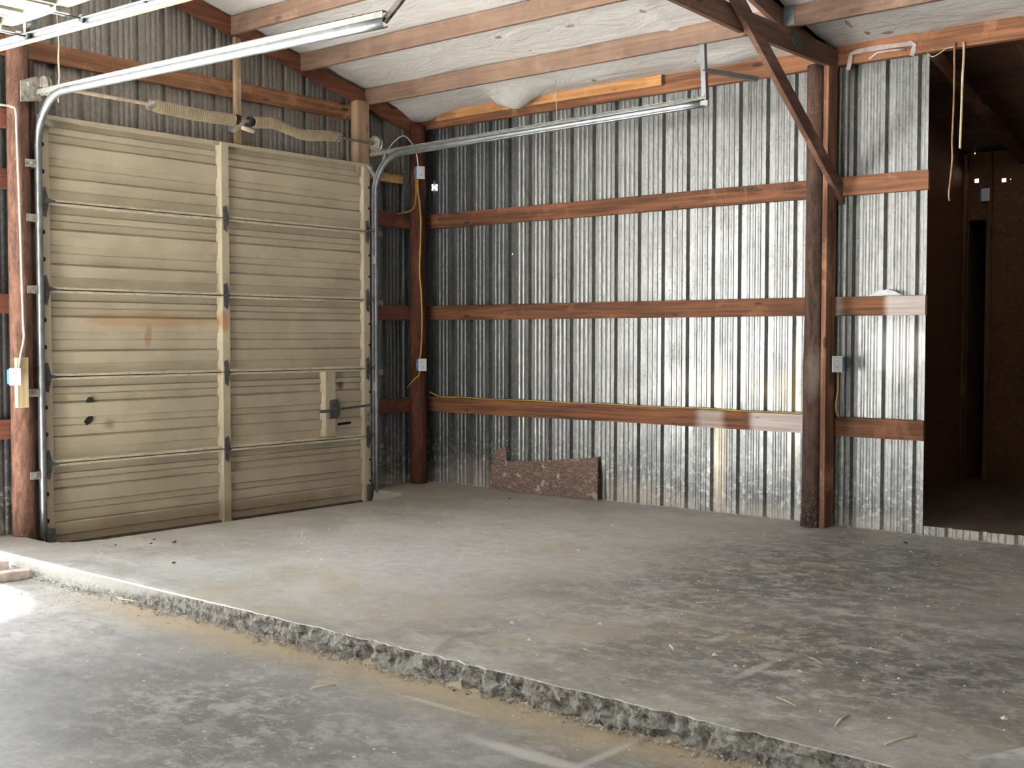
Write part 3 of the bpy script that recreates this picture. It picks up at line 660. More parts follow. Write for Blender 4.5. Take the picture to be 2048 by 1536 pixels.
# ------------------------------------------------------------------ overhead door
DX0, DX1 = -3.090, .018; SEC = .61; Z1 = 2.316
seams = [Z1+SEC-.01, Z1, Z1-SEC, Z1-2*SEC, Z1-3*SEC, -.12]
door = empty('door_1', (-1.54, .03, -.12), 'closed beige sectional overhead door of five ribbed metal sections', 'door', None, 'structure')
prof = [(0, 0), (.117, 0), (.120, -.005), (.127, -.005), (.133, .012), (.193, .012), (.203, -.004), (.214, 0), (.292, 0), (.296, -.009), (.310, -.009), (.322, .022), (.478, .017), (.488, .007), (.562, .007), (.572, -.004), (.584, 0), (.692, 0), (.696, -.009), (.710, -.009), (.722, .023), (.846, .014), (.856, .005), (.93, 0), (1, 0)]
SKY = .052
for k in range(5):
    zt, zb = seams[k], seams[k+1]; hh = SEC
    m = MB(); prev = None
    px = [DX0+.01+(DX1-DX0-.02)*i/40 for i in range(41)]
    for f, d in prof:
        z = zt-f*(zt-zb)
        row = [m.bm.verts.new((x, SKY-d+.002*noise.noise(Vector((x*1.5, z*2, 0))), z)) for x in px]
        if prev:
            for i in range(40): m.face([prev[i], row[i], row[i+1], prev[i+1]])
        prev = row
    sec = m.build('door_section', M_door, door, solid=.002)
    # rails that meet at the seams (peeling paint)
    def rail(z, h):
        m = MB(); R = []
        for i in range(81):
            x = DX0+.055+(DX1-DX0-.11)*i/80
            j = .004*noise.noise(Vector((x*9, z*5, 1)))+.003*noise.noise(Vector((x*30, z*5, 1)))
            R.append([m.bm.verts.new(p) for p in ((x, SKY, z), (x, .004+j, z), (x, .006+j*1.5, z+h+j*.6), (x, SKY, z+h+.004))])
        for i in range(80):
            for q in range(4): m.face([R[i][q], R[i+1][q], R[i+1][(q+1)%4], R[i][(q+1)%4]])
        m.face(R[0]); m.face(R[-1][::-1])
        return m
    if k > 0: rail(zt-.022, .016).build('top_rail', M_rail, sec)
    else: rail(zt-.03, .028).build('top_rail', M_door, sec)
    if k < 4: rail(zb+.003, .015).build('bottom_rail', M_rail, sec)
    # stiles
    for xa, xb_ in ((DX0, DX0+.075), (DX1-.080, DX1)):
        m = MB(); m.prism([(xa, SKY), (xa, .004), (xa+.004, 0), (xb_-.004, 0), (xb_, .004), (xb_, SKY)], 'z', zb+.006, zt-.004); m.build('end_stile', M_door, sec)
    m = MB(); xc = -1.545
    m.prism([(xc-.052, SKY), (xc-.046, .012), (xc-.034, -.004), (xc+.034, -.004), (xc+.040, .012), (xc+.046, SKY)], 'z', zb+.006, zt-.004); m.build('center_stile', M_door, sec)
    # round holes down the end stiles
    for xh in (DX0+.022, DX1-.014):
        for f in (.35, .66):
            m = MB(); z = zt-f*(zt-zb); rr = .0155 if xh < -1 else .010
            m.prism([(xh+rr*math.cos(q*math.pi/7), z+rr*1.1*math.sin(q*math.pi/7)) for q in range(14)], 'y', -.0012, .0008); m.build('bolt_hole', M_dark, sec)
    # hinges at the seam below this section
    if k < 4:
        for xh, w in ((DX0+.030, .06), (xc, .05), (DX1-.035, .045)):
            m = MB(); z = zb
            m.prism([(xh-w*.5, z+.085), (xh+w*.15, z+.10), (xh+w*.5, z+.02), (xh+w*.5, z-.03), (xh+w*.2, z-.11), (xh-w*.4, z-.09)], 'y', -.006 if abs(xh-xc) > .1 else -.010, -.001 if abs(xh-xc) > .1 else -.004)
            m.tube([(xh-w*.6, -.012, z), (xh+w*.6, -.012, z)], .009, 10)
            if xh < -2: m.prism([(xh-w*.5, z-.02), (xh+w*1.1, z-.008), (xh+w*1.1, z+.006), (xh-w*.5, z+.03)], 'y', -.035, -.028)
            for q in (.05, -.06): m.tube([(xh, -.014, z+q), (xh, -.004, z+q)], .006, 8)
            m.build('hinge', M_dsteel, sec)
        for xh, sgn in ((DX0, -1), (DX1, 1)):
            m = MB(); m.tube([(xh-sgn*.03, -.026, zb+.01), (xh+sgn*.030, -.026, zb+.01)], .005, 8); m.tube([(xh+sgn*.008, -.026, zb+.01), (xh+sgn*.028, -.026, zb+.01)], .019, 14)
            m.build('roller', M_dsteel, sec)
    if k == 0:
        m = MB(); m.prism([(DX1-.06, Z1+SEC-.02), (DX1+.03, Z1+SEC-.13), (DX1+.045, Z1+SEC-.12), (DX1-.04, Z1+SEC-.01)], 'y', -.05, -.006); m.build('top_roller_bracket', M_bracket, sec)
        m = MB(); m.prism([(DX0-.01, Z1+SEC-.09), (DX0+.10, Z1+SEC-.10), (DX0+.03, Z1+SEC-.03)], 'y', -.05, -.006); m.build('top_roller_bracket', M_bracket, sec)
    if k == 3:   # lock hardware
        m = MB(); m.prism([(-.535, SKY), (-.528, .010), (-.515, -.004), (-.405, -.004), (-.395, .010), (-.390, SKY)], 'z', zb+.03, zt-.015); m.build('lock_stile', M_door, sec)
        m = MB(); m.prism([(-.475, .665), (-.39, .675), (-.37, .70), (-.375, .80), (-.40, .835), (-.475, .825)], 'y', -.024, -.005)
        m.tube([(-.425, -.05, .75), (-.425, -.02, .75)], .016, 12); m.build('lock_plate', M_dsteel, sec)
        m = MB(); m.bar((-.585, -.034, .735), (-.395, -.034, .745), .006, .024); m.bar((-.40, -.030, .748), (.0, -.030, .768), .006, .020); m.box(-.60, -.575, -.045, -.02, .725, .752); m.build('slide_bar', M_dsteel, sec)
        m = MB(); m.box(-.060, .004, -.022, -.002, .615, .705); m.box(-.05, -.01, -.034, -.02, .63, .69); m.tube([(-.028, -.04, .66), (-.028, -.02, .66)], .012, 10); m.build('bar_keeper', M_bracket, sec)
        m = MB(); m.prism([(-.352, .600), (-.20, .606), (-.19, .62), (-.20, .632), (-.345, .622)], 'y', SKY-.020, SKY-.012); m.build('handle_slot', M_dark, sec)
        for cx_, cz_, a_ in ((-2.709, .915, 0), (-2.72, .775, 1)):
            m = MB(); pts = []
            for q in range(16):
                an_ = q*math.pi/8; rr = .026*(1+.35*noise.noise(Vector((math.cos(an_)*1.5, math.sin(an_)*1.5, a_*5+1))))
                pts.append((cx_+rr*math.cos(an_)*(1.15+.3*a_), cz_+rr*math.sin(an_)+(.3*a_*rr*math.cos(an_)*2)))
            m.prism(pts, 'y', SKY-.0175, SKY-.0125); m.build('rusted_hole', M_dark, sec)
m = MB(); m.box(DX0+.08, DX1-.09, .012, .05, -.125, -.085); m.build('bottom_seal', plain('brown_rubber_seal', (.06, .04, .028), .8), door)
m = MB(); m.box(DX0+.005, DX0+.07, -.02, .0, -.12, .03); m.build('bottom_bracket', M_dsteel, door)
m = MB(); m.box(DX1-.05, DX1+.01, -.02, .0, -.12, .05); m.build('bottom_bracket', M_dsteel, door)

# ------------------------------------------------------------------ tracks of the overhead door
def track(xb, zh, yend, zend, name, label, mat, side, zbot=0.0, clips=(), back=.10):
    """C-channel from the floor up round a bend and back; open towards the door (side=+1: opening to +x)"""
    y0 = -.035; R_ = .34
    pts = [(xb, y0, zbot+i*(zh-R_-zbot)/12) for i in range(13)]
    for i in range(1, 13):
        a = math.pi/2*i/12; pts.append((xb, y0-R_+R_*math.cos(a), zh-R_+R_*math.sin(a)))
    n = 14
    for i in range(1, n+1): pts.append((xb, y0-R_+(yend-y0+R_)*i/n, zh+(zend-zh)*i/n))
    o = empty(name, (xb, y0, zbot), label, 'door track', 'tracks of the overhead door', 'thing')
    m = MB(); s = side
    prof_ = [(s*.022, .028), (s*.022, .022), (-s*.004, .025), (-s*.012, .012), (-s*.012, -.012), (-s*.004, -.025), (s*.020, -.025), (s*.026, -.016)]
    m.smooth = True
    m.sweep(pts, prof_, (1, 0, 0)); m.build('channel', mat, o, solid=.003)
    return o, pts
tl, ptl = track(-3.125, 3.020, -3.455, 2.945, 'door_track', 'galvanized door track along the left side of the overhead door', [M_steel], 1, -.02)
m = MB(); m.bar((-3.135, .04, 3.045), (-3.135, -3.455, 2.985), .004, .034); m.bar((-3.122, .04, 3.062), (-3.122, -3.455, 3.000), .030, .004); m.build('angle_iron', M_steelw, tl)
for z in (2.56, 2.19, 1.70, .99, .42):
    m = MB(); m.box(-3.215, -3.125, -.052, -.046, z-.026, z+.026); m.box(-3.140, -3.134, -.05, .02, z-.03, z+.03); m.tube([(-3.175, -.060, z), (-3.175, -.044, z)], .009, 8); m.box(-3.20, -3.15, -.055, .0, z-.004, z+.004)
    m.build('wall_clip', M_bracket, tl)
m = MB(); m.prism([(-3.245, 2.965), (-3.10, 2.99), (-3.10, 3.135), (-3.14, 3.15), (-3.245, 3.105)], 'y', -.062, -.050); m.tube([(-3.185, -.075, 3.09), (-3.185, -.04, 3.09)], .018, 12); m.build('header_bracket', M_bracket, tl)
m = MB(); m.bar((-3.12, -3.44, 2.95), (-2.92, -3.62, 3.30), .034, .005, (1, 0, 0)); m.bar((-3.105, -3.44, 2.95), (-2.905, -3.62, 3.30), .005, .030, (1, 0, 0))
for i in range(7): m.tube([(-3.12+.2*(i+.5)/7-.006, -3.44-.18*(i+.5)/7-.004, 2.95+.35*(i+.5)/7), (-3.12+.2*(i+.5)/7+.006, -3.44-.18*(i+.5)/7-.012, 2.95+.35*(i+.5)/7)], .006, 6)
m.build('hanger_strap', M_bracket, tl)
M_gus2 = plain('dark_rusty_angle', (.055, .055, .05), .6, .4, .2, 30)
t2, pt2 = track(.052, 2.985, -3.405, 3.030, 'door_track', 'galvanized door track along the right side of the overhead door', [M_steel], -1, -.02)
m = MB(); m.bar((.066, .06, 3.008), (.066, -3.405, 3.064), .004, .034); m.bar((.052, .06, 3.024), (.052, -3.405, 3.080), .030, .004); m.build('angle_iron', M_steelw, t2)
m = MB(); m.bar((.055, -3.395, 3.02), (.055, -3.375, 3.455), .005, .036, (0, 1, 0)); m.bar((.070, -3.412, 3.02), (.070, -3.392, 3.455), .030, .005, (0, 1, 0)); 
for i in range(12): m.tube([(.050, -3.393, 3.06+i*.034), (.0485, -3.393, 3.06+i*.034)], .005, 8)
m.box(.045, .06, -3.43, -3.37, 3.01, 3.05); m.build('hanger_strap', M_steel, t2)
m = MB(); m.bar((.06, -3.385, 3.262), (.20, -3.735, 3.172), .062, .005, (0, 0, 1)); m.bar((.06, -3.385, 3.268), (.20, -3.74, 3.178), .005, .036, (0, 0, 1)); m.build('sway_brace', M_gus2, t2)
for z in (2.30, 1.68, 1.06, .40):
    m = MB(); m.box(.048, .12, -.052, -.046, z-.022, z+.022); m.box(.114, .120, -.05, .055, z-.03, z+.03); m.build('wall_clip', M_bracket, t2)
m = MB(); m.box(.016, .036, -.052, -.046, 2.03, 2.10); m.box(.030, .05, -.052, -.046, 2.058, 2.072); m.build('white_clip', M_white, t2)
m = MB(); m.box(.012, .030, -.052, -.046, .90, .965); m.build('white_clip', M_white, t2)

# torsion shaft with two springs
sh = empty('torsion_shaft', (-1.4, -.085, 3.02), 'dusty torsion shaft with two sagging cobwebbed springs above the overhead door', 'spring shaft', None, 'thing')
m = MB(); m.tube([(-3.12, -.085, 3.092), (.05, -.085, 3.084)], .0135, 12); m.build('shaft', plain('dusty_shaft', (.36, .28, .20), .7, .2, .2, 30), sh)
def spring(x0, x1, sagf, r, lbl):
    m = MB(); m.smooth = True; n = 120; R = []
    for i in range(n+1):
        f = i/n; x = x0+(x1-x0)*f
        rr = r*(1+.08*math.sin(f*n*1.9))+.006*noise.noise(Vector((x*6, 2, 0)))
        z = 3.088+sagf(f); ring = [m.bm.verts.new((x, -.085+rr*math.cos(a*math.pi/8), z+rr*math.sin(a*math.pi/8)-(.006*max(0, -math.sin(a*math.pi/8))*(1+noise.noise(Vector((x*8, 0, 3))))))) for a in range(16)]
        R.append(ring)
    for i in range(n):
        for k in range(16): m.face([R[i][k], R[i][(k+1)%16], R[i+1][(k+1)%16], R[i+1][k]])
    m.smooth = False; m.face(R[0]); m.face(R[-1][::-1]); m.build('coil_spring', M_spring, sh)
spring(-2.235, -1.52, lambda f: -.010*math.sin(f*math.pi)-.006*f, .042, '')
spring(-1.33, -.47, lambda f: .022*math.exp(-((f-.22)/.14)**2)-.028*math.exp(-((f-.62)/.20)**2), .040, '')
def lathe_x(m, x0, pr, cy=-.085, cz=3.088, n=20):
    R = []
    for dx, rr in pr: R.append([m.bm.verts.new((x0+dx, cy+rr*math.cos(2*math.pi*k/n), cz+rr*math.sin(2*math.pi*k/n))) for k in range(n)])
    for i in range(len(R)-1):
        for k in range(n): m.face([R[i][k], R[i][(k+1)%n], R[i+1][(k+1)%n], R[i+1][k]])
    m.face(R[0]); m.face(R[-1][::-1])
for x0, s in ((-2.24, 1), (-1.52, -1), (-1.33, 1), (-.47, -1)):
    m = MB(); lathe_x(m, x0, [(-.05*s, .022), (-.045*s, .040), (-.02*s, .040), (-.018*s, .030), (.02*s, .038), (.03*s, .030)]); m.tube([(x0-.03*s, -.14, 3.10), (x0-.03*s, -.10, 3.09)], .010, 8); m.build('winding_cone', M_dark if -1.6 < x0 < -1.3 else M_bracket, sh)
m = MB(); m.prism([(-.03, 3.02), (-.10, 3.05), (-.115, 3.13), (.115, 3.13), (.115, 3.03), (.03, 3.0)], 'x', -1.43, -1.424); m.build('center_bracket', M_bracket, sh)
m = MB(); m.tube([(-1.47, -.13, 3.02), (-1.36, -.13, 3.005)], .016, 10); m.build('winding_plug', M_rope, sh)
m = MB(); lathe_x(m, .01, [(-.03, .020), (-.028, .062), (-.018, .070), (-.010, .056), (.012, .050), (.020, .066), (.028, .062), (.03, .02)], cz=3.085); m.build('cable_drum', M_bracket, sh)
m = MB(); m.prism([(-.16, 3.005), (-.16, 3.04), (-.06, 3.06), (.02, 3.16), (.07, 3.15), (.07, 3.0)], 'x', .056, .061); m.build('bearing_bracket', M_bracket, sh)
m = MB(); lathe_x(m, -3.09, [(-.02, .02), (-.018, .062), (-.01, .068), (.01, .052), (.02, .066), (.03, .02)], cz=3.09); m.build('cable_drum', M_bracket, sh)

# ------------------------------------------------------------------ neighbouring raised door with its track, upper left
tn = empty('door_track', (-3.70, -.6, 3.06), 'galvanized track at the upper left, holding the raised cream door', 'door track', None, 'thing')
def z0t(y): return 3.127+(y+.685)*(3.127-3.078)/1.943
pts = [(-3.70, -.035, -.05+i*.25) for i in range(11)]+[(-3.70, -.035-.34+.34*math.cos(math.pi/2*i/10), 2.82+.34*math.sin(math.pi/2*i/10)) for i in range(1, 11)]
pts += [(-3.70, -.5-.25*i, z0t(-.5-.25*i)+.025) for i in range(16)]
m = MB(); m.smooth = True; m.sweep(pts, [(-.022, .028), (-.022, .022), (.004, .025), (.012, .012), (.012, -.012), (.004, -.025), (-.022, -.025), (-.026, -.018)], (1, 0, 0)); m.build('channel', M_steel, tn, solid=.003)
m = MB(); m.bar((-3.712, -.2, z0t(-.2)-.004), (-3.712, -4.25, z0t(-4.25)-.004), .034, .005); m.build('lower_flange', M_cream, tn)
m = MB(); m.bar((-3.705, -1.0, 3.13), (-3.70, -1.0, 3.60), .03, .004, (1, 0, 0)); m.build('hanger_strap', M_bracket, tn)
rd = empty('raised_door', (-5.3, -1.2, 3.16), 'raised cream ribbed overhead door lying under the roof at the upper left', 'door', None, 'thing')
YE = -1.02
for k in range(5):
    ya, yb = YE-k*.61-.018, YE-(k+1)*.61+.018
    m = MB(); prev = None
    for f, d in prof:
        y = ya+(yb-ya)*f; row = [m.bm.verts.new((x, y, 3.232-d*1.6)) for x in (-6.83, -6, -5, -4.4, -3.80)]
        if prev:
            for i in range(4): m.face([prev[i], row[i], row[i+1], prev[i+1]])
        prev = row
    sec = m.build('door_section', M_cream, rd, solid=.002)
    for xa in (-6.83, -5.34, -3.85):
        m = MB(); m.box(xa-.03, xa+.03, yb, ya, 3.178, 3.231); m.build('stile', M_cream, sec)
    m = MB(); m.box(-6.80, -3.88, ya-.028, ya, 3.19, 3.231); m.build('rail', M_cream, sec)
    m = MB(); m.box(-6.80, -3.88, yb, yb+.028, 3.19, 3.231); m.build('rail', M_cream, sec)
    m = MB(); m.tube([(-3.88, ya, 3.150), (-3.695, ya, 3.150)], .006, 8); m.tube([(-3.722, ya, 3.150), (-3.70, ya, 3.150)], .023, 14)
    m.build('roller', M_dsteel, sec)
    m = MB(); m.box(-3.885, -3.80, ya-.035, ya+.035, 3.150, 3.178); m.build('hinge', M_bracket, sec)
m = MB(); m.box(-3.92, -3.74, YE-.02, YE+.02, 3.17, 3.255); m.prism([(YE+.02, 3.24), (YE+.09, 3.22), (YE+.09, 3.226), (YE+.02, 3.26)], 'x', -6.8, -3.66); m.build('end_bracket', M_bracket, rd)
# cord hanging from the raised door down past the left track
m = MB(); pz = [(-3.56+.0, -.72, 3.25), (-3.30, -.50, 3.20), (-3.17, -.42, 3.24)]
m.tube([(-3.055, -.22, 3.36), (-3.060, -.22, 3.26), (-3.055, -.222, 3.15), (-3.062, -.22, 3.05), (-3.066, -.22, 3.00), (-3.064, -.22, 2.965)], [.0045, .006, .0065, .005, .008, .003], 8)
m.tube([(-3.055, -.22, 3.36), (-3.058, -.20, 3.60)], .003, 6)
m.build('frayed_rope', M_rope, label='frayed cream cord hanging over the bend of the left door track', cat='cord')

# ------------------------------------------------------------------ outlets and cables
M_sock = plain('socket_face', (.70, .69, .68), .5)
def outlet(loc, rotz, label, boxside=1, part='electrical_outlet'):
    """cover faces -y in its own frame; the blue box sticks out to -x (boxside) behind it"""
    o = bpy.data.objects.new(part, None); COL.objects.link(o); o['_w'] = (0, 0, 0); tag(o, label, 'outlet', None, 'thing'); o.empty_display_size = .1
    m = MB(); m.box(-.038, .038, -.052, -.045, 0, .116); m.build('cover_plate', M_white, o, bevel=.003)
    for z in (.035, .081):
        m = MB(); m.box(-.016, .016, -.0545, -.052, z-.013, z+.013); m.mi = 1
        m.box(-.008, -.005, -.0552, -.0543, z-.004, z+.006); m.box(.005, .008, -.0552, -.0543, z-.004, z+.006)
        m.build('socket', [M_sock, M_dark], o)
    m = MB(); m.box(-.030-.022*boxside, .030-.022*boxside, -.046, 0, .008, .108); m.build('back_box', M_blue, o, bevel=.003)
    m = MB(); xs_ = (-.053 if boxside > 0 else .053); m.box(min(xs_, xs_*.985), max(xs_, xs_*.985), -.036, -.012, .042, .078); m.build('box_sticker', M_lblue, o)
    o.location = loc; o.rotation_euler = (0, 0, rotz); return o
ry = math.radians
outlet((.590, -.062, 2.832), ry(-38), 'white outlet with blue box high on the corner post')
outlet((.612, -.058, 1.060), ry(-38), 'white outlet with blue box low on the corner post')
outlet((.700, -4.105, 1.128), ry(-45), 'white outlet on the tall board right of the round dark post', -1)
outlet((-3.318, -.085, 1.050), ry(-40), 'white outlet with blue box on the yellow wood piece at the left edge')
o5 = outlet((3.79, -4.145, 2.615), ry(-90), 'small pale outlet on the far wall of the dark room')
board('wood_block', -3.315, -3.235, -.088, -.045, .895, 1.235, M_pale, 'pale yellow wood piece fixed to the left post behind the outlet', 'board')

def cable(name, pts, r, mat, label, n=8, sub=6):
    P = [Vector(p) for p in pts]; out = []
    for i in range(len(P)-1):
        p0, p1, p2, p3 = P[max(i-1, 0)], P[i], P[i+1], P[min(i+2, len(P)-1)]
        for k in range(sub):
            t = k/sub; out.append(.5*((2*p1)+(-p0+p2)*t+(2*p0-5*p1+4*p2-p3)*t*t+(-p0+3*p1-3*p2+p3)*t**3))
    out.append(P[-1]); m = MB(); m.tube(out, r, n)
    return m.build(name, mat, None, label, 'cable', None, 'thing')
cable('electric_cable', [(-3.70, -.055, 2.925), (-3.40, -.055, 2.922), (-3.315, -.06, 2.920), (-3.285, -.062, 2.89), (-3.280, -.062, 2.70), (-3.268, -.062, 2.2), (-3.262, -.062, 1.8), (-3.255, -.062, 1.45), (-3.256, -.07, 1.37), (-3.290, -.09, 1.26), (-3.300, -.095, 1.215), (-3.310, -.10, 1.165)], .0075, M_cabw, 'white cable running down the left post to the outlet')
cable('electric_cable', [(.09, -.03, 2.77), (.115, -.06, 2.95), (.19, -.10, 3.10), (.31, -.12, 3.19), (.42, -.11, 3.155), (.50, -.10, 3.07), (.525, -.095, 2.99), (.540, -.09, 2.945)], .006, M_cabw, 'thin white cable looping from the right door track to the upper corner outlet')
cable('electric_cable', [(.575, -.045, 2.84), (.565, -.06, 2.72), (.585, -.06, 2.62), (.60, -.062, 2.45), (.592, -.062, 2.2), (.580, -.062, 2.0), (.600, -.063, 1.8), (.612, -.064, 1.55), (.600, -.064, 1.3), (.585, -.06, 1.17)], .0075, M_caby, 'yellow cable down the corner post between its two outlets')
cable('electric_cable', [(.555, -.04, 2.85), (.550, -.05, 2.72), (.560, -.03, 2.62), (.555, .0, 2.56), (.505, .05, 2.53), (.46, .11, 2.52)], .005, M_caby, 'short yellow cable curling off below the upper corner outlet')
cable('electric_cable', [(.585, -.055, 1.08), (.575, -.055, 1.02), (.568, .0, .98), (.57, .09, .90)], .006, M_caby, 'short yellow cable under the lower corner outlet')
cable('electric_cable', [(.745, -.03, .86), (.80, -.08, .822)]+[(.828+.003*math.sin(i*1.7), -.12-i*.315, .812+.004*math.sin(i*2.3)) for i in range(12)]+[(.79, -3.80, .812), (.77, -3.86, .81)], .0065, M_caby, 'long yellow cable lying on the lowest girt of the long wall')
cable('electric_cable', [(.735, -4.115, 1.13), (.745, -4.11, 1.0), (.735, -4.10, .88), (.755, -4.105, .82), (.79, -4.10, .80)], .0075, M_caby, 'yellow cable dropping from the outlet behind the tall board')
cable('hanging_wire', [(.775, -4.895, 3.355), (.772, -4.898, 3.30), (.77, -4.900, 3.1), (.77, -4.898, 2.9), (.77, -4.892, 2.7), (.77, -4.896, 2.58), (.77, -4.884, 2.44), (.77, -4.876, 2.34), (.77, -4.882, 2.30)], .0065, M_ropeb, 'long thin brown wire hanging from the header beam in the opening')
cable('hanging_wire', [(.775, -4.958, 3.352), (.772, -4.960, 3.25), (.77, -4.955, 3.1), (.77, -4.952, 2.9), (.77, -4.948, 2.75), (.77, -4.946, 2.645)], .0085, M_rope, 'shorter cream wire hanging from the header beam in the opening')
cable('thin_string', [(.80, -4.70, 3.33), (.79, -4.74, 3.29), (.78, -4.79, 3.30), (.775, -4.84, 3.325), (.775, -4.89, 3.33)], .003, M_cabw, 'thin white string curled under the header beam beside the hanging wires')
cable('cobweb_thread', [(.30, -1.88, 3.45), (.30, -1.885, 3.1), (.302, -1.88, 2.88)], .0028, M_straw, 'thin dusty thread hanging across the right door track')
# loose tape on the header beam
m = MB(); R = []
path = [(-4.142, 3.285), (-4.158, 3.34), (-4.165, 3.392), (-4.20, 3.405), (-4.35, 3.408), (-4.50, 3.402), (-4.60, 3.398), (-4.622, 3.385), (-4.610, 3.345), (-4.602, 3.315)]
for i, (y, z) in enumerate(path):
    w = .016+.006*noise.noise(Vector((i*.9, 0, 0))); tg = Vector((path[min(i+1, 9)][0]-path[max(i-1, 0)][0], path[min(i+1, 9)][1]-path[max(i-1, 0)][1])).normalized()
    nx = Vector((-tg.y, tg.x)); R.append([m.bm.verts.new((.778-.006*math.sin(i*1.3), y+nx.x*w*s, z+nx.y*w*s)) for s in (-1, 1)])
for i in range(9): m.face([R[i][0], R[i][1], R[i+1][1], R[i+1][0]])
m.tube([(.775, -4.30, 3.335), (.772, -4.36, 3.37), (.772, -4.45, 3.372), (.772, -4.56, 3.365)], .008, 6)
m.build('loose_tape', M_plasticf, None, 'strip of translucent tape peeling off the header beam right of the truss', 'tape', None, 'thing', solid=.002)

# torn metal flap above the whitewashed girt
m = MB(); m.prism([(-4.30, 1.672), (-4.42, 1.672), (-4.55, 1.672), (-4.50, 1.70), (-4.44, 1.715), (-4.37, 1.705)], 'x', .806, .810)
m.build('metal_flap', M_steel, None, 'small bent metal flap on top of the half whitewashed girt', 'flap', None, 'thing')

# strand board offcut leaning on the wall
m = MB(); sl = lambda z: .735+.10*z/.39
out_ = [(-.775, 0), (-.770, .33), (-.80, .35), (-.895, .39), (-.925, .27), (-.95, .262), (-1.30, .285), (-1.93, .36), (-1.935, .30), (-1.985, 0), (-1.5, .004), (-1.1, -.002)]
F = [m.bm.verts.new((sl(z), y, max(z, .002))) for y, z in out_]; B = [m.bm.verts.new((sl(z)+.014, y, max(z, .002))) for y, z in out_]
m.face(F); m.face(B[::-1])
for i in range(len(F)): m.face([F[i], B[i], B[(i+1)%len(F)], F[(i+1)%len(F)]])
m.build('board_offcut', M_osb, None, 'notched strand board offcut leaning against the long galvanized wall', 'board', None, 'thing')

# bricks at the left edge
def brick(loc, rz, rx, size, label):
    m = MB(); m.box(-size[0]/2, size[0]/2, -size[1]/2, size[1]/2, 0, size[2], .003)
    o = m.build('brick', M_brick, None, label, 'brick', 'bricks at the left edge', 'thing', bevel=.004, loc=(0, 0, 0)); o.location = loc; o.rotation_euler = (rx, 0, rz); return o
brick((-3.785, -.825, -.106), math.radians(-8), 0, (.25, .085, .055), 'pale pink brick lying flat at the left edge below the slab step')
brick((-3.775, -.59, -.106), math.radians(-12), 0, (.21, .09, .082), 'pale pink brick behind the flat one at the left edge')
# block at the bottom right corner
m = MB(); m.prism([(-3.30, -6.72), (-3.44, -6.50), (-3.24, -6.585), (-3.05, -6.66), (-3.05, -6.9)], 'z', .0, .03)
m.build('concrete_fragment', M_chip if False else plain('pale_grey_concrete', (.55, .55, .53), .85, 0, .15, 20), None, 'flat pale grey concrete fragment at the bottom right corner of the floor', 'concrete fragment', None, 'thing')

# ------------------------------------------------------------------ litter on the floor
def leaf(x, y, z, s, rz, mat, name, label, cat='leaf', group=None):
    m = MB(); n = 10; R = []
    for k in range(n):
        a = 2*math.pi*k/n; r = s*(.7+.5*abs(math.cos(a)))*(1+.25*math.sin(a*3+x*9))
        px_, py_ = r*math.cos(a), r*.45*math.sin(a)
        R.append(m.bm.verts.new((px_*math.cos(rz)-py_*math.sin(rz), px_*math.sin(rz)+py_*math.cos(rz), .003+.35*s*abs(math.sin(a*1.5+x)))))
    c = m.bm.verts.new((0, 0, .001))
    for k in range(n): m.face([c, R[k], R[(k+1)%n]])
    o = m.build(name, mat, None, label, cat, group, 'thing', solid=.0015, loc=(0, 0, 0)); o.location = (x, y, z); return o
LV = [(-2.720, -1.010, .026, .6, 'largest dark dry leaf lying in front of the roller door'), (-2.74, -.80, .014, 1.8, 'small dark dry leaf just behind the largest one'),
      (-2.85, -.93, .016, .2, 'dark dry leaf left of the largest one'), (-3.03, -.80, .015, 1.2, 'small dark leaf near the left foot of the roller door'),
      (-3.14, -1.62, .018, .4, 'dark leaf on the slab near the left step edge'), (.42, -4.75, .022, .9, 'small black leaf before the galvanized sill at the dark opening'),
      (.35, -1.35, .018, .9, 'small dark leaf on the floor below the strand board offcut')]
for x, y, s, rz, lb in LV: leaf(x, y, .001, s, rz, M_leaf, 'dry_leaf', lb, 'leaf', 'dry leaves on the slab')
leaf(-3.69, -4.45, -.10, .016, .5, M_red, 'red_scrap', 'tiny red scrap on the lower floor beside the slab step', 'scrap')
def sliver(x, y, z, L, rz, w, mat, name, label, group, cat):
    m = MB(); c, s = math.cos(rz), math.sin(rz)
    b = .12*L*random.uniform(-1, 1)
    m.tube([(-L/2*c, -L/2*s, w*.5), (-s*b*.4, c*b*.4, w*.5+.002), (L/2*c, L/2*s, w*.5)], [w*.45, w*.5, w*.3], 5)
    o = m.build(name, mat, None, label, cat, group, 'thing', loc=(0, 0, 0)); o.location = (x, y, z); return o
SL = [(-3.995, -3.98, -.104, .10, -.5, .010, 'pale curved wood sliver on the lower floor, lower left of centre'),
      (-3.60-.07, -1.98, -.085, .16, 1.75, .008, 'long pink-white sliver along the foot of the slab step'),
      (-3.30, -5.98, 0, .14, .1, .010, 'pale splinter near the step at the lower right, highest of three'),
      (-3.36, -6.22, 0, .16, -.3, .009, 'pale straw near the step at the lower right, lowest of three'),
      (-3.22, -5.72, 0, .12, 1.1, .005, 'thin upright-lying straw near the step at the lower right'),
      (-2.62, -5.55, 0, .11, 1.0, .005, 'thin brown straw on the dark worn patch, right part'),
      (-1.95, -4.65, 0, .16, -.7, .006, 'long pale straw on the worn slab, right of centre'),
      (-2.85, -4.98, 0, .09, .8, .010, 'white bone-shaped chip on the slab at the centre right'),
      (-3.12, -4.72, 0, .09, 1.2, .005, 'thin white straw on the slab left of the bone-shaped chip'),
      (-.95, -3.12, 0, .09, .9, .008, 'small white sliver far out on the bright part of the slab'),
      (-2.3, -5.35, 0, .10, -.6, .006, 'pale straw in front of the white paint streak')]
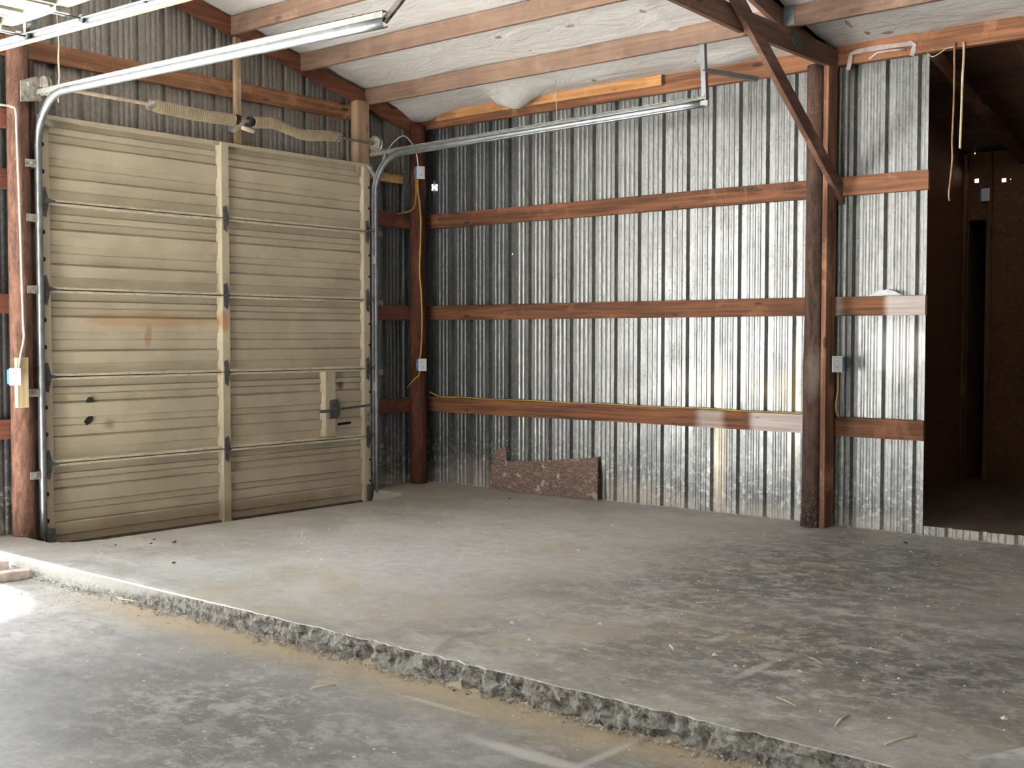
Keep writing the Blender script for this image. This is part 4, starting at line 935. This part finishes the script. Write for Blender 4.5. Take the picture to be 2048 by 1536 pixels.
for x, y, z, L, rz, w, lb in SL: sliver(x, y, z, L, rz, w, M_straw, 'wood_sliver', lb, 'slivers and straws on the floor', 'sliver')
# small chips, countless crumbs
def crumbs(name, n, gen, mat, label, cat, smin, smax):
    m = MB()
    for i in range(n):
        x, y, z = gen(); s = random.uniform(smin, smax)*(1.8 if random.random() < .06 else 1)
        v = [m.bm.verts.new((x+s*random.uniform(.5, 1)*a, y+s*random.uniform(.5, 1)*b, z+s*.6*max(0, c))) for a, b, c in ((1,0,0),(0,1,0),(-1,0,0),(0,-1,0),(.2,.1,1))]
        m.face([v[0], v[1], v[4]]); m.face([v[1], v[2], v[4]]); m.face([v[2], v[3], v[4]]); m.face([v[3], v[0], v[4]])
    return m.build(name, mat, None, label, cat, None, 'stuff', loc=(0, 0, 0))
M_rub = plain('pale_rubble', (.40, .37, .32), .9, 0, .3, 40)
def g1():
    y = -.4-6.6*random.random()**1.0; return (-3.62-abs(random.gauss(0, .035)), y, -.106+.012*random.random())
crumbs('crumbled_concrete', 2600, g1, M_rub, 'crumbled concrete along the foot of the slab step', 'rubble', .003, .012)
crumbs('sand_crumbs', 1500, lambda: (-3.64-abs(random.gauss(0, .13)), -.6-6.4*random.random(), -.106), M_crumb, 'sandy crumbs on the lower floor beside the step', 'sand', .002, .006)
crumbs('white_grit', 650, lambda: (random.uniform(-3.4, .6), random.uniform(-7, -.8), .0005), M_chip, 'white grit scattered over the raised slab', 'grit', .003, .011)
crumbs('white_grit', 160, lambda: (random.uniform(-6.0, -3.75), random.uniform(-6.5, -1), -.1075), M_chip, 'white grit scattered over the lower floor', 'grit', .0025, .008)
crumbs('wall_base_dust', 1600, lambda: (XW-.006-abs(random.gauss(0, .018)), random.uniform(-6.5, 0), .001), M_chip, 'dirt along the foot of the long wall', 'dirt', .003, .009)

# framing of the dark room
for x, lb in ((1.75, 'dim stud in the dark room nearest the opening'), (2.55, 'dim stud in the dark room, farther in')):
    board('wall_stud', x, x+.09, -3.98, -3.941, .058, 3.1, M_annex, lb, 'stud')
board('wall_stud', 3.74, 3.778, -4.20, -4.155, .058, 3.05, M_annex, 'dim stud right of the dark recess under the small outlet', 'stud')
board('wall_stud', 3.74, 3.778, -3.98, -3.945, .058, 3.05, M_annex, 'dim stud left of the dark recess', 'stud')
def arafter(y, x0, label):
    m = MB(); zr = lambda x: 3.72-.224*(x-.86)
    m.prism([(x0, zr(x0)), (3.78, zr(3.78)), (3.78, zr(3.78)-.14), (x0, zr(x0)-.14)], 'y', y-.019, y+.019)
    return m.build('annex_rafter', M_annexr, None, label, 'rafter', 'rafters of the dark room', 'thing')
arafter(-4.45, .88, 'rafter of the dark room, seen left of the hanging wires'); arafter(-5.06, .88, 'rafter of the dark room at the upper right corner')
arafter(-5.67, .88, 'rafter of the dark room, farther right')
